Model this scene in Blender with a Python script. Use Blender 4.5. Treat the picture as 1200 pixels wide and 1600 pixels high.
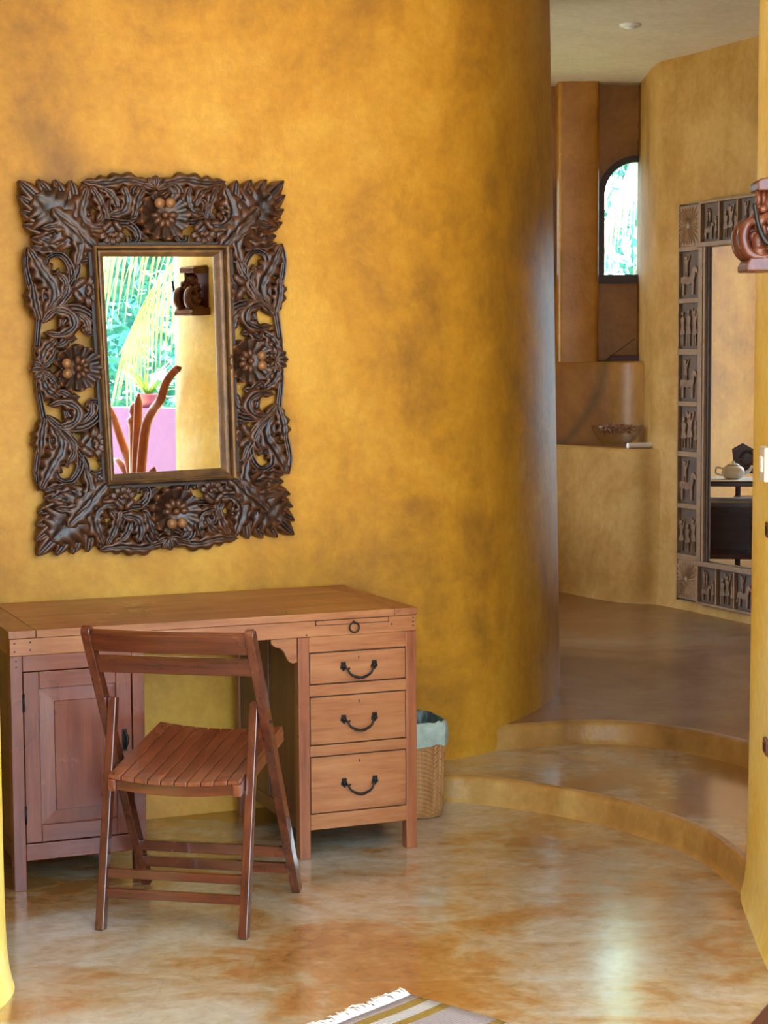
import bpy, math, random
from mathutils import Vector, Matrix
random.seed(7)
for o in list(bpy.data.objects): bpy.data.objects.remove(o)
scene = bpy.context.scene
col = scene.collection

# ------------------------------------------------------------------ camera
F_PX, PITCH, ROLL, EYE = 2900.0, 0.0811, -0.0059, 1.5225
cd = bpy.data.cameras.new('camera'); cam = bpy.data.objects.new('camera', cd); col.objects.link(cam)
cd.sensor_fit = 'VERTICAL'; cd.sensor_height = 36.0; cd.sensor_width = 27.0
cd.lens = F_PX/1600*36.0; cd.clip_start = 0.05; cd.clip_end = 200
cam.matrix_world = Matrix.Translation((0, 0, EYE)) @ Matrix.Rotation(math.pi/2-PITCH, 4, 'X') @ Matrix.Rotation(ROLL, 4, 'Z')
scene.camera = cam

# ------------------------------------------------------------------ daylight
world = bpy.data.worlds.new('world'); scene.world = world; world.use_nodes = True
bg = world.node_tree.nodes['Background']
bg.inputs[0].default_value = (0.62, 0.82, 1.0, 1); bg.inputs[1].default_value = 4.2
sd = bpy.data.lights.new('sun', 'SUN'); sd.energy = 26.0; sd.angle = 0.02; sd.color = (1.0, 0.93, 0.80)
sun = bpy.data.objects.new('sun', sd); col.objects.link(sun)
sun.rotation_euler = Vector((-0.28, 0.36, -1.0)).to_track_quat('-Z', 'Y').to_euler()
def portal(name, loc, direction, sx, sy):
    d = bpy.data.lights.new(name, 'AREA'); d.shape = 'RECTANGLE'; d.size = sx; d.size_y = sy
    d.cycles.is_portal = True
    o = bpy.data.objects.new(name, d); col.objects.link(o); o.location = loc
    o.rotation_euler = Vector(direction).to_track_quat('-Z', 'Y').to_euler()
portal('portal_terrace', (1.1, 1.0, 1.6), (0, 1, 0), 4.4, 3.1)
portal('portal_side', (2.95, 2.7, 1.6), (-1, 0, 0), 3.0, 3.2)
portal('portal_window', (1.53, 11.3, 2.35), (0, -1, 0), 0.46, 0.8)
portal('portal_hall', (-1.98, 9.87, 1.5), (1, 0, 0), 2.05, 2.7)
portal('portal_recess', (0.765, 11.3, 2.35), (0, -1, 0), 0.42, 0.7)
vs = scene.view_settings
vs.view_transform = 'Standard'; vs.look = 'None'; vs.gamma = 1.0; vs.use_curve_mapping = False
vs.exposure = 1.28

# ------------------------------------------------------------------ helpers
def ray(px, py):
    x, y = px-600.0, py-800.0
    cr, sr = math.cos(ROLL), math.sin(ROLL)
    a, b = x*cr+y*sr, -x*sr+y*cr
    c, s = math.cos(PITCH), math.sin(PITCH)
    u = -b/F_PX
    return Vector((a/F_PX, c+u*s, -s+u*c))
CAM = Vector((0, 0, EYE))
def on_z(px, py, z=0.0):
    d = ray(px, py); return CAM+d*((z-EYE)/d.z)
def on_y(px, py, Y):
    d = ray(px, py); return CAM+d*(Y/d.y)
def on_plane(px, py, pt, n):
    d = ray(px, py); return CAM+d*((pt-CAM).dot(n)/d.dot(n))
def lerp(a, b, t): return a+(b-a)*t
def spline(pts, n=8):
    pts = [Vector(p) for p in pts]; out = []
    for i in range(len(pts)-1):
        p0 = pts[i-1] if i else pts[0]*2-pts[1]
        p1, p2 = pts[i], pts[i+1]
        p3 = pts[i+2] if i+2 < len(pts) else p2*2-p1
        for k in range(n):
            t = k/n
            out.append(0.5*((2*p1)+(p2-p0)*t+(2*p0-5*p1+4*p2-p3)*t*t+(3*p1-p0-3*p2+p3)*t**3))
    out.append(pts[-1]); return out

class MB:
    def __init__(s): s.v = []; s.f = []
    def add(s, vs, fs):
        b = len(s.v); s.v += [tuple(v) for v in vs]; s.f += [tuple(i+b for i in f) for f in fs]; return s
    def hexa(s, p):
        return s.add(p, [(0,3,2,1),(4,5,6,7),(0,1,5,4),(1,2,6,5),(2,3,7,6),(3,0,4,7)])
    def box(s, x0, x1, y0, y1, z0, z1):
        return s.hexa([(x0,y0,z0),(x1,y0,z0),(x1,y1,z0),(x0,y1,z0),(x0,y0,z1),(x1,y0,z1),(x1,y1,z1),(x0,y1,z1)])
    def bar(s, p, q, w, t, side=(1,0,0), w2=None, t2=None):
        p, q, side = Vector(p), Vector(q), Vector(side)
        d = (q-p).normalized(); a = (side-d*side.dot(d)).normalized(); b = d.cross(a)
        w2 = w if w2 is None else w2; t2 = t if t2 is None else t2
        P = []
        for c, ww, tt in ((p, w, t), (q, w2, t2)):
            P += [c-a*ww/2-b*tt/2, c+a*ww/2-b*tt/2, c+a*ww/2+b*tt/2, c-a*ww/2+b*tt/2]
        return s.hexa(P)
    def prism(s, poly, t0, t1, fn):
        n = len(poly)
        vs = [fn(a, b, t0) for a, b in poly]+[fn(a, b, t1) for a, b in poly]
        fs = [tuple(range(n-1, -1, -1)), tuple(range(n, 2*n))]+[(i, (i+1) % n, n+(i+1) % n, n+i) for i in range(n)]
        return s.add(vs, fs)
    def tube(s, pts, r, seg=8, flat=1.0, up=(0,0,1), caps=True):
        pts = [Vector(p) for p in pts]; n = len(pts)
        rr = r if hasattr(r, '__len__') else [r]*n
        vs = []; fs = []; pa = None
        for i, p in enumerate(pts):
            d = (pts[min(i+1, n-1)]-pts[max(i-1, 0)])
            d = d.normalized() if d.length > 1e-9 else Vector((0, 0, 1))
            ref = pa if pa is not None else Vector(up)
            a = ref-d*ref.dot(d)
            if a.length < 1e-4: a = Vector((1, 0.13, 0)); a = a-d*a.dot(d)
            a.normalize(); pa = a; b = d.cross(a)
            for k in range(seg):
                t = 2*math.pi*k/seg
                vs.append(p+a*math.cos(t)*rr[i]*flat+b*math.sin(t)*rr[i])
        for i in range(n-1):
            for k in range(seg):
                fs.append((i*seg+k, i*seg+(k+1) % seg, (i+1)*seg+(k+1) % seg, (i+1)*seg+k))
        if caps: fs += [tuple(range(seg-1, -1, -1)), tuple((n-1)*seg+k for k in range(seg))]
        return s.add(vs, fs)
    def lathe(s, prof, seg=24, c=(0,0,0), ax='z', sx=1.0, sy=1.0):
        vs = []; n = len(prof)
        for r, h in prof:
            for k in range(seg):
                t = 2*math.pi*k/seg; a, b = r*math.cos(t)*sx, r*math.sin(t)*sy
                vs.append({'z': (c[0]+a, c[1]+b, c[2]+h), 'y': (c[0]+a, c[1]+h, c[2]+b), 'x': (c[0]+h, c[1]+a, c[2]+b)}[ax])
        fs = [(i*seg+k, i*seg+(k+1) % seg, (i+1)*seg+(k+1) % seg, (i+1)*seg+k) for i in range(n-1) for k in range(seg)]
        fs += [tuple(range(seg-1, -1, -1)), tuple((n-1)*seg+k for k in range(seg))]
        return s.add(vs, fs)
    def ball(s, c, rx, ry=None, rz=None, seg=12, rings=8):
        ry = rx if ry is None else ry; rz = rx if rz is None else rz
        vs = [(c[0], c[1], c[2]+rz)]
        for i in range(1, rings):
            p = math.pi*i/rings
            for k in range(seg):
                t = 2*math.pi*k/seg
                vs.append((c[0]+rx*math.sin(p)*math.cos(t), c[1]+ry*math.sin(p)*math.sin(t), c[2]+rz*math.cos(p)))
        vs.append((c[0], c[1], c[2]-rz)); L = len(vs)-1
        fs = [(0, 1+k, 1+(k+1) % seg) for k in range(seg)]
        for i in range(rings-2):
            for k in range(seg):
                a, b = 1+i*seg+k, 1+i*seg+(k+1) % seg
                fs.append((a, a+seg, b+seg, b))
        fs += [(1+(rings-2)*seg+(k+1) % seg, 1+(rings-2)*seg+k, L) for k in range(seg)]
        return s.add(vs, fs)
    def grid(s, rows, close=False):
        n, m = len(rows), len(rows[0]); fs = []
        for i in range(n-1):
            for k in range(m if close else m-1):
                fs.append((i*m+k, i*m+(k+1) % m, (i+1)*m+(k+1) % m, (i+1)*m+k))
        return s.add([p for r in rows for p in r], fs)
    def mesh(s, name, mat, smooth=False):
        me = bpy.data.meshes.new(name); me.from_pydata(s.v, [], s.f); me.update()
        if mat: me.materials.append(mat)
        if smooth: me.polygons.foreach_set('use_smooth', [True]*len(me.polygons))
        return me
    def build(s, name, mat, parent=None, smooth=False, bevel=0.0, fixn=True, auto=False):
        me = s.mesh(name, mat, smooth)
        if fixn:
            import bmesh
            bm = bmesh.new(); bm.from_mesh(me); bmesh.ops.recalc_face_normals(bm, faces=bm.faces); bm.to_mesh(me); bm.free()
            if smooth: me.polygons.foreach_set('use_smooth', [True]*len(me.polygons))
        o = bpy.data.objects.new(name, me); col.objects.link(o); o.parent = parent
        if bevel:
            m = o.modifiers.new('bevel', 'BEVEL'); m.width = bevel; m.segments = 2; m.limit_method = 'ANGLE'
        if auto: me.set_sharp_from_angle(angle=math.radians(40))
        return o
def tag(o, label=None, cat=None, group=None, kind=None):
    if label: o['label'] = label
    if cat: o['category'] = cat
    if group: o['group'] = group
    if kind: o['kind'] = kind
    return o
def thing(name, label, cat, loc=(0,0,0), rz=0.0, group=None):
    o = bpy.data.objects.new(name, None); col.objects.link(o); o.empty_display_size = 0.05
    o.location = loc; o.rotation_euler = (0, 0, rz); return tag(o, label, cat, group)
def dup_part(o, parent, loc):
    c = o.copy(); col.objects.link(c); c.parent = parent; c.location = loc; return c

# ------------------------------------------------------------------ materials
class NT:
    def __init__(s, name):
        m = bpy.data.materials.new(name); m.use_nodes = True; s.m = m; s.t = m.node_tree; s.n = s.t.nodes
        s.b = s.n['Principled BSDF']
    def node(s, kind, **kw):
        n = s.n.new(kind)
        for k, v in kw.items():
            if k.startswith('_'): setattr(n, k[1:], v)
            else: n.inputs[k].default_value = v
        return n
    def link(s, a, b): s.t.links.new(a, b)
    def coords(s, scale=(1,1,1), which='Object'):
        tc = s.n.new('ShaderNodeTexCoord'); mp = s.n.new('ShaderNodeMapping'); mp.inputs['Scale'].default_value = scale
        s.link(tc.outputs[which], mp.inputs['Vector']); return mp.outputs['Vector']
    def noise(s, vec, scale, detail=5, rough=0.6, dist=0.0):
        n = s.node('ShaderNodeTexNoise', Scale=scale, Detail=detail, Roughness=rough, Distortion=dist)
        s.link(vec, n.inputs['Vector']); return n.outputs['Fac']
    def ramp(s, fac, stops, interp='LINEAR'):
        r = s.n.new('ShaderNodeValToRGB'); e = r.color_ramp.elements; r.color_ramp.interpolation = interp
        while len(e) < len(stops): e.new(0.5)
        for x, (p, c) in zip(e, stops): x.position = p; x.color = (*c, 1) if len(c) == 3 else c
        s.link(fac, r.inputs['Fac']); return r.outputs['Color']
    def mix(s, fac, a, b, mode='MIX'):
        n = s.n.new('ShaderNodeMix'); n.data_type = 'RGBA'; n.blend_type = mode
        for sock, v in ((n.inputs[0], fac), (n.inputs[6], a), (n.inputs[7], b)):
            if hasattr(v, 'is_linked'): s.link(v, sock)
            elif hasattr(v, '__len__'): sock.default_value = (*v, 1)
            else: sock.default_value = v
        return n.outputs[2]
    def math(s, op, a, b=None, c=None):
        n = s.n.new('ShaderNodeMath'); n.operation = op
        for i, v in enumerate((a, b, c)):
            if v is None: continue
            if hasattr(v, 'is_linked'): s.link(v, n.inputs[i])
            else: n.inputs[i].default_value = v
        return n.outputs[0]
    def bump(s, h, strength=0.3, dist=0.01):
        n = s.node('ShaderNodeBump', Strength=strength, Distance=dist); s.link(h, n.inputs['Height'])
        s.link(n.outputs['Normal'], s.b.inputs['Normal'])
    def set(s, color=None, rough=None, metal=None, spec=None, coat=None):
        for k, v in (('Base Color', color), ('Roughness', rough), ('Metallic', metal), ('Specular IOR Level', spec), ('Coat Weight', coat)):
            if v is None: continue
            if hasattr(v, 'is_linked'): s.link(v, s.b.inputs[k])
            elif hasattr(v, '__len__'): s.b.inputs[k].default_value = (*v, 1)
            else: s.b.inputs[k].default_value = v
        return s.m
def plaster(name, bright, mid, dark, rough=0.55, stain=False, bumpy=0.25):
    t = NT(name); v = t.coords()
    a = t.noise(v, 1.1, 6, 0.62, 0.6); b = t.noise(v, 4.5, 7, 0.7, 0.4); c = t.noise(v, 28, 5, 0.7)
    vs_ = t.coords((5, 5, 0.7)); st = t.noise(vs_, 1.0, 4, 0.6)
    big = t.math('ADD', t.math('MULTIPLY', a, 0.55), t.math('MULTIPLY', b, 0.3))
    big = t.math('ADD', big, t.math('MULTIPLY', st, 0.15))
    base = t.ramp(big, [(0.36, dark), (0.49, mid), (0.60, bright)])
    fine = t.ramp(c, [(0.3, (0.78, 0.74, 0.70)), (0.65, (1.08, 1.08, 1.08))])
    cl = t.mix(0.55, base, fine, 'MULTIPLY')
    if stain:
        tc = t.n.new('ShaderNodeTexCoord'); sp = t.n.new('ShaderNodeSeparateXYZ'); t.link(tc.outputs['Object'], sp.inputs[0])
        zz = sp.outputs['Z']
        k = t.math('SUBTRACT', zz, 1.5)
        path = t.math('SUBTRACT', 1.29, t.math('MULTIPLY', t.math('MULTIPLY', k, k), 1.1))
        path = t.math('ADD', path, t.math('MULTIPLY', t.math('SUBTRACT', b, 0.5), 0.06))
        d = t.math('ABSOLUTE', t.math('SUBTRACT', sp.outputs['X'], path))
        fac = t.ramp(d, [(0.0, (0.62, 0.62, 0.62)), (0.012, (0.5, 0.5, 0.5)), (0.055, (0, 0, 0))])
        cl = t.mix(fac, cl, (0.10, 0.065, 0.015))
    h = t.math('ADD', t.math('MULTIPLY', b, 0.6), t.math('MULTIPLY', c, 0.25))
    t.bump(h, bumpy, 0.02)
    return t.set(cl, rough, spec=0.4)
def wood(name, light, mid, dark, axis='x', rough=0.35, scale=1.0, coat=0.0, wear=None):
    t = NT(name)
    k = {'x': (1.2, 14, 14), 'y': (14, 1.2, 14), 'z': (14, 14, 1.2)}[axis]
    v = t.coords(tuple(q*scale for q in k))
    g = t.noise(v, 2.2, 7, 0.65, 0.25); f = t.noise(v, 9, 4, 0.7)
    big = t.noise(t.coords(), 3.0, 3, 0.6)
    fac = t.math('ADD', t.math('MULTIPLY', g, 0.6), t.math('ADD', t.math('MULTIPLY', f, 0.15), t.math('MULTIPLY', big, 0.25)))
    cl = t.ramp(fac, [(0.34, dark), (0.48, mid), (0.63, light)])
    if wear:
        w = t.ramp(t.noise(t.coords(), 7, 6, 0.75), [(0.60, (0, 0, 0)), (0.72, (1, 1, 1))])
        cl = t.mix(t.math('MULTIPLY', w, 0.5), cl, wear)
    t.bump(f, 0.12, 0.004)
    r = t.ramp(big, [(0.3, (rough*0.75,)*3), (0.7, (rough*1.25,)*3)])
    return t.set(cl, r, coat=coat)
def plain(name, c, rough=0.5, metal=0.0, var=0.15, spec=0.5, bump=0.0, nscale=12):
    t = NT(name); v = t.coords()
    n = t.noise(v, nscale, 4, 0.6)
    lo = tuple(x*(1-var) for x in c); hi = tuple(min(1, x*(1+var)) for x in c)
    if bump: t.bump(n, bump, 0.01)
    return t.set(t.ramp(n, [(0.35, lo), (0.65, hi)]), rough, metal, spec)

M = {}
M['wall'] = plaster('ochre_plaster', (0.67, 0.375, 0.044), (0.56, 0.275, 0.021), (0.29, 0.135, 0.020), 0.5)
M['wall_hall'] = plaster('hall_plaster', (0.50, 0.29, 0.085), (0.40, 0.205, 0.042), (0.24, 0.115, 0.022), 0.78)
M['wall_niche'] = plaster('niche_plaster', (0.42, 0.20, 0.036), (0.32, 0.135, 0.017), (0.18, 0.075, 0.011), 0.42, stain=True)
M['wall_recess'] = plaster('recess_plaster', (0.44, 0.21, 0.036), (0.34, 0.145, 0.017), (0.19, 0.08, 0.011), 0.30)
M['pillar'] = plaster('pillar_plaster', (0.93, 0.84, 0.42), (0.90, 0.72, 0.20), (0.84, 0.55, 0.07), 0.5)
M['white'] = plaster('ceiling_paint', (0.80, 0.76, 0.72), (0.77, 0.72, 0.68), (0.70, 0.65, 0.60), 0.7, bumpy=0.08)
M['lilac'] = plain('lilac_paint', (0.135, 0.058, 0.145), 0.7, var=0.06, bump=0.1)
def floor_mat():
    t = NT('polished_cement'); v = t.coords()
    a = t.noise(v, 1.25, 7, 0.62, 0.9); b = t.noise(t.coords((1.3, 2.4, 1)), 2.6, 7, 0.68, 0.8); c = t.noise(v, 22, 5, 0.7, 0.6)
    f = t.math('ADD', t.math('MULTIPLY', a, 0.62), t.math('MULTIPLY', b, 0.38))
    cl = t.ramp(f, [(0.38, (0.31, 0.135, 0.034)), (0.455, (0.37, 0.205, 0.075)), (0.51, (0.40, 0.305, 0.19)), (0.59, (0.46, 0.425, 0.36))])
    fine = t.ramp(c, [(0.32, (0.72, 0.66, 0.60)), (0.6, (1.05, 1.05, 1.05))])
    cl = t.mix(0.6, cl, fine, 'MULTIPLY')
    vo = t.node('ShaderNodeTexVoronoi', Scale=5.0, _feature='DISTANCE_TO_EDGE'); 
    wv = t.mix(0.25, v, t.n.new('ShaderNodeTexNoise').outputs['Color']); t.link(wv, vo.inputs['Vector'])
    crack = t.ramp(vo.outputs['Distance'], [(0.0, (0.86, 0.82, 0.78)), (0.012, (1, 1, 1))])
    cl = t.mix(0.5, cl, crack, 'MULTIPLY')
    r = t.ramp(b, [(0.3, (0.22,)*3), (0.7, (0.11,)*3)])
    h = t.math('ADD', t.math('MULTIPLY', b, 0.5), t.math('MULTIPLY', c, 0.14))
    t.bump(h, 0.15, 0.02)
    t.b.inputs['Coat Roughness'].default_value = 0.13
    return t.set(cl, r, spec=0.6, coat=0.75)
M['floor'] = floor_mat()
def hall_floor():
    t = NT('hall_cement'); v = t.coords()
    a = t.noise(v, 1.6, 6, 0.6, 0.8); c = t.noise(t.coords((2, 7, 1)), 3, 6, 0.7, 1.0)
    cl = t.ramp(a, [(0.35, (0.20, 0.085, 0.026)), (0.5, (0.26, 0.13, 0.055)), (0.65, (0.28, 0.18, 0.10))])
    t.bump(c, 0.15, 0.015)
    return t.set(cl, 0.27, spec=0.6)
M['hall_floor'] = hall_floor()
M['riser'] = plaster('riser_plaster', (0.52, 0.34, 0.11), (0.38, 0.20, 0.048), (0.19, 0.09, 0.024), 0.35, bumpy=0.6)
M['desk_x'] = wood('teak_x', (0.38, 0.165, 0.062), (0.29, 0.108, 0.036), (0.155, 0.046, 0.016), 'x', 0.34)
M['desk_z'] = wood('teak_z', (0.32, 0.115, 0.042), (0.24, 0.075, 0.028), (0.14, 0.038, 0.014), 'z', 0.34)
M['desk_y'] = wood('teak_y', (0.32, 0.13, 0.048), (0.24, 0.083, 0.031), (0.14, 0.040, 0.015), 'y', 0.36)
M['door_z'] = wood('shaded_worn_teak_z', (0.215, 0.068, 0.036), (0.155, 0.042, 0.023), (0.088, 0.022, 0.013), 'z', 0.30, wear=(0.36, 0.17, 0.10))  # shade on the left pedestal put into the base colour, under worn patches
M['door_x'] = wood('shaded_worn_teak_x', (0.215, 0.068, 0.036), (0.155, 0.042, 0.023), (0.088, 0.022, 0.013), 'x', 0.30, wear=(0.36, 0.17, 0.10))
M['desk_dark'] = wood('teak_inside', (0.14, 0.045, 0.022), (0.10, 0.03, 0.016), (0.06, 0.018, 0.010), 'z', 0.4)
M['chair_z'] = wood('chair_wood_z', (0.14, 0.037, 0.016), (0.080, 0.018, 0.009), (0.038, 0.008, 0.005), 'z', 0.24, coat=0.8)
M['chair_x'] = wood('chair_wood_x', (0.145, 0.035, 0.014), (0.086, 0.018, 0.008), (0.042, 0.008, 0.005), 'x', 0.24, coat=0.8)
M['chair_y'] = wood('chair_wood_y', (0.24, 0.078, 0.032), (0.165, 0.042, 0.018), (0.08, 0.018, 0.009), 'y', 0.26, coat=0.6)
M['iron'] = plain('black_iron', (0.022, 0.020, 0.018), 0.38, 0.7)
M['dark_gap'] = plain('dark_slot', (0.02, 0.010, 0.006), 0.7)
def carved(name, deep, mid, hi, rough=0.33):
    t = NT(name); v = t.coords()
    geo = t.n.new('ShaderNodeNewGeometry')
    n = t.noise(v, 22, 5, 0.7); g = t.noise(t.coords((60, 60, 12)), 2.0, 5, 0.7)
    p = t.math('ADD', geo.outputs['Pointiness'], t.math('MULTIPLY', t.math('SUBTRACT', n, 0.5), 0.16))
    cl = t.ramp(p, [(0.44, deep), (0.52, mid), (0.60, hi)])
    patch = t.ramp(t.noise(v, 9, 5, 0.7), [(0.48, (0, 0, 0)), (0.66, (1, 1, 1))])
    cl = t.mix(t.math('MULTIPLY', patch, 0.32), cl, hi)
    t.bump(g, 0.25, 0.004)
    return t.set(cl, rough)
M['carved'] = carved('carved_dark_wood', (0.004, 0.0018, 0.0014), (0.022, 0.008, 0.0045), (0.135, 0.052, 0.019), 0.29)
M['berry'] = plain('carved_berry_wood', (0.27, 0.12, 0.04), 0.35, var=0.2)
M['moulding'] = carved('worn_gilt_moulding', (0.030, 0.013, 0.006), (0.12, 0.058, 0.018), (0.33, 0.17, 0.05), 0.4)
M['panel_wood'] = carved('weathered_carved_wood', (0.022, 0.011, 0.006), (0.15, 0.075, 0.036), (0.30, 0.165, 0.080), 0.38)
M['panel_back'] = plain('weathered_recess_wood', (0.085, 0.043, 0.020), 0.5, var=0.3)
M['panel_dark'] = plain('weathered_dark_wood', (0.060, 0.034, 0.018), 0.55, var=0.3)
M['statue'] = carved('statue_wood', (0.012, 0.003, 0.002), (0.055, 0.012, 0.006), (0.13, 0.036, 0.016), 0.25)
t = NT('mirror_glass'); M['mirror'] = t.set((0.93, 0.95, 0.93), 0.0, 1.0)
def glass(name, tint, thin=False):
    t = NT(name); n = t.n; out = n['Material Output']
    tr = n.new('ShaderNodeBsdfTransparent'); tr.inputs[0].default_value = (*tint, 1)
    gl = n.new('ShaderNodeBsdfGlossy'); gl.inputs['Roughness'].default_value = 0.02
    fr = n.new('ShaderNodeFresnel'); fr.inputs[0].default_value = 1.45
    fac = fr.outputs[0]
    if thin:
        lw = n.new('ShaderNodeLayerWeight'); lw.inputs[0].default_value = 0.5
        fac = t.math('ADD', 0.04, t.math('MULTIPLY', 0.75, t.math('POWER', lw.outputs['Facing'], 3.0)))
    mx = n.new('ShaderNodeMixShader'); t.link(fac, mx.inputs[0]); t.link(tr.outputs[0], mx.inputs[1]); t.link(gl.outputs[0], mx.inputs[2])
    t.link(mx.outputs[0], out.inputs['Surface']); return t.m
M['glass'] = glass('window_glass', (0.96, 0.98, 0.98), True); M['bowl'] = glass('bowl_glass', (0.93, 0.92, 0.91), True)
M['frame_dark'] = plain('dark_window_wood', (0.030, 0.016, 0.012), 0.45)
M['straw'] = wood('woven_palm', (0.42, 0.22, 0.065), (0.33, 0.14, 0.036), (0.17, 0.06, 0.014), 'z', 0.5)
M['straw_dark'] = plain('woven_palm_inner', (0.11, 0.045, 0.012), 0.7)
M['liner'] = plain('bin_liner', (0.33, 0.42, 0.36), 0.35, var=0.15, bump=0.5, nscale=30)
M['liner_in'] = plain('bin_liner_inside', (0.10, 0.14, 0.14), 0.4, var=0.3, bump=0.5, nscale=30)
M['plastic'] = plain('white_plastic', (0.80, 0.82, 0.84), 0.35, var=0.02)
M['brown_plastic'] = plain('brown_plastic', (0.13, 0.03, 0.02), 0.4)
M['paper'] = plain('white_paper', (0.78, 0.74, 0.70), 0.6, var=0.04)
M['maroon'] = wood('maroon_lacquer', (0.085, 0.016, 0.016), (0.055, 0.010, 0.011), (0.03, 0.006, 0.007), 'x', 0.3)
M['stand'] = wood('stand_wood', (0.40, 0.12, 0.045), (0.28, 0.07, 0.028), (0.17, 0.04, 0.018), 'z', 0.3)
M['leaf'] = plain('palm_leaf', (0.20, 0.42, 0.08), 0.4, var=0.5, nscale=3)
M['leaf_sunlit'] = plain('sunlit_palm_leaf', (0.46, 0.52, 0.20), 0.4, var=0.4, nscale=3)  # strong sun on the leaflets put into the leaf colour
M['leaf_mid'] = plain('grey_green_palm_leaf', (0.20, 0.27, 0.17), 0.4, var=0.6, nscale=3)
M['leaf_teal'] = plain('haze_tinted_leaf', (0.07, 0.27, 0.23), 0.45, var=0.5, nscale=4)  # cyan haze over the foliage put into the leaf colour
M['bark'] = plain('palm_bark', (0.20, 0.14, 0.08), 0.8, var=0.3, bump=0.5)
M['terrace'] = plain('terrace_cement', (0.45, 0.36, 0.27), 0.6, var=0.15)
M['lawn'] = plain('garden_ground', (0.12, 0.20, 0.06), 0.9, var=0.4, nscale=2)
M['china'] = plain('white_china', (0.80, 0.82, 0.85), 0.15, var=0.03)
M['cloth'] = plain('white_cloth', (0.80, 0.78, 0.78), 0.8, var=0.05)
M['darkwood'] = wood('dark_table_wood', (0.10, 0.03, 0.022), (0.07, 0.02, 0.016), (0.04, 0.012, 0.010), 'x', 0.3)
M['potpourri'] = plain('dried_petals', (0.30, 0.15, 0.09), 0.7, var=0.7, nscale=60)
M['clay'] = plain('glazed_pot', (0.25, 0.07, 0.09), 0.35)

# ------------------------------------------------------------------ the setting
Z1, Z2, CEIL = 0.09, 0.175, 3.13
def normals2d(pts):
    out = []
    for i in range(len(pts)):
        a, b = pts[max(i-1, 0)], pts[min(i+1, len(pts)-1)]
        d = (b-a).normalized(); out.append(Vector((d.y, -d.x)))      # right-hand side of travel
    return out
def loft(name, plan, z0, z1, mat, prof, nz=26, sub=8, zs=None, label=None, top=False):
    P = [Vector(p) for p in spline([Vector((x, y)) for x, y in plan], sub)]
    N = normals2d(P); rows = []
    zs = zs or [z0+(z1-z0)*(k/nz)**1.6 for k in range(nz+1)]
    for z in zs:
        o = prof(z-z0); rows.append([(p.x+n.x*o, p.y+n.y*o, z) for p, n in zip(P, N)])
    mb = MB().grid(rows)
    if top:
        c = Vector((sum(q[0] for q in rows[-1])/len(P), sum(q[1] for q in rows[-1])/len(P)))
        b = len(mb.v); mb.v.append((c.x, c.y, zs[-1])); k0 = b-len(P)
        mb.f += [(k0+i, k0+i+1, b) for i in range(len(P)-1)]
    o = mb.build(name, mat, smooth=True, fixn=False, auto=True)
    tag(o, label, None, None, 'structure'); return o
batter = lambda z: -0.052*z/3.1-0.025*(1-math.exp(-z/0.05))
batter_r = lambda z: 0.008*math.exp(-z/0.16)+0.012*math.exp(-z/0.03)+0.010*(1-z/3.1)-0.012
# main curved mass behind the desk; runs left -> right, then away, and closes behind
main_plan = [(-3.6, 4.9), (-2.6, 5.33), (-1.9, 5.63), (-1.31, 5.885), (-0.65, 6.165), (-0.14, 6.385), (0.10, 6.490), (0.28, 6.595), (0.42, 6.725), (0.53, 6.90),
             (0.645, 7.17), (0.72, 7.44), (0.762, 7.70), (0.772, 8.05), (0.70, 8.45), (0.45, 8.72), (0.0, 8.80), (-1.5, 8.75), (-3.9, 8.7)]
loft('wall_front', main_plan, 0.0, CEIL, M['wall'], batter, label='curved ochre plaster wall behind the desk')
# left wall end beside the lens
loft('wall_left', [(-3.4, 4.62), (-1.6, 4.62), (-1.07, 4.60), (-0.965, 4.52), (-0.925, 4.38), (-0.96, 4.22), (-1.07, 4.14), (-1.6, 4.12), (-3.4, 4.12)][::-1], 0, CEIL, M['pillar'],
     lambda z: 0.02*math.exp(-z/0.06), label='rounded yellow wall end beside the desk')
# right wall end
loft('wall_right', [(3.3, 5.42), (1.6, 5.46), (1.2, 5.42), (1.07, 5.32), (1.022, 5.15), (0.998, 4.9), (0.978, 4.65), (0.972, 4.45), (1.0, 4.31), (1.08, 4.24), (1.4, 4.20), (3.3, 4.18)], 0, CEIL, M['pillar'],
     lambda z: -0.0+batter_r(z)*1.0, label='rounded yellow wall end with light switch', zs=[0, .01, .02, .035, .05, .08, .12, .18, .25, .35, .5, .8, 1.2, 1.7, 2.3, CEIL])
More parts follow.
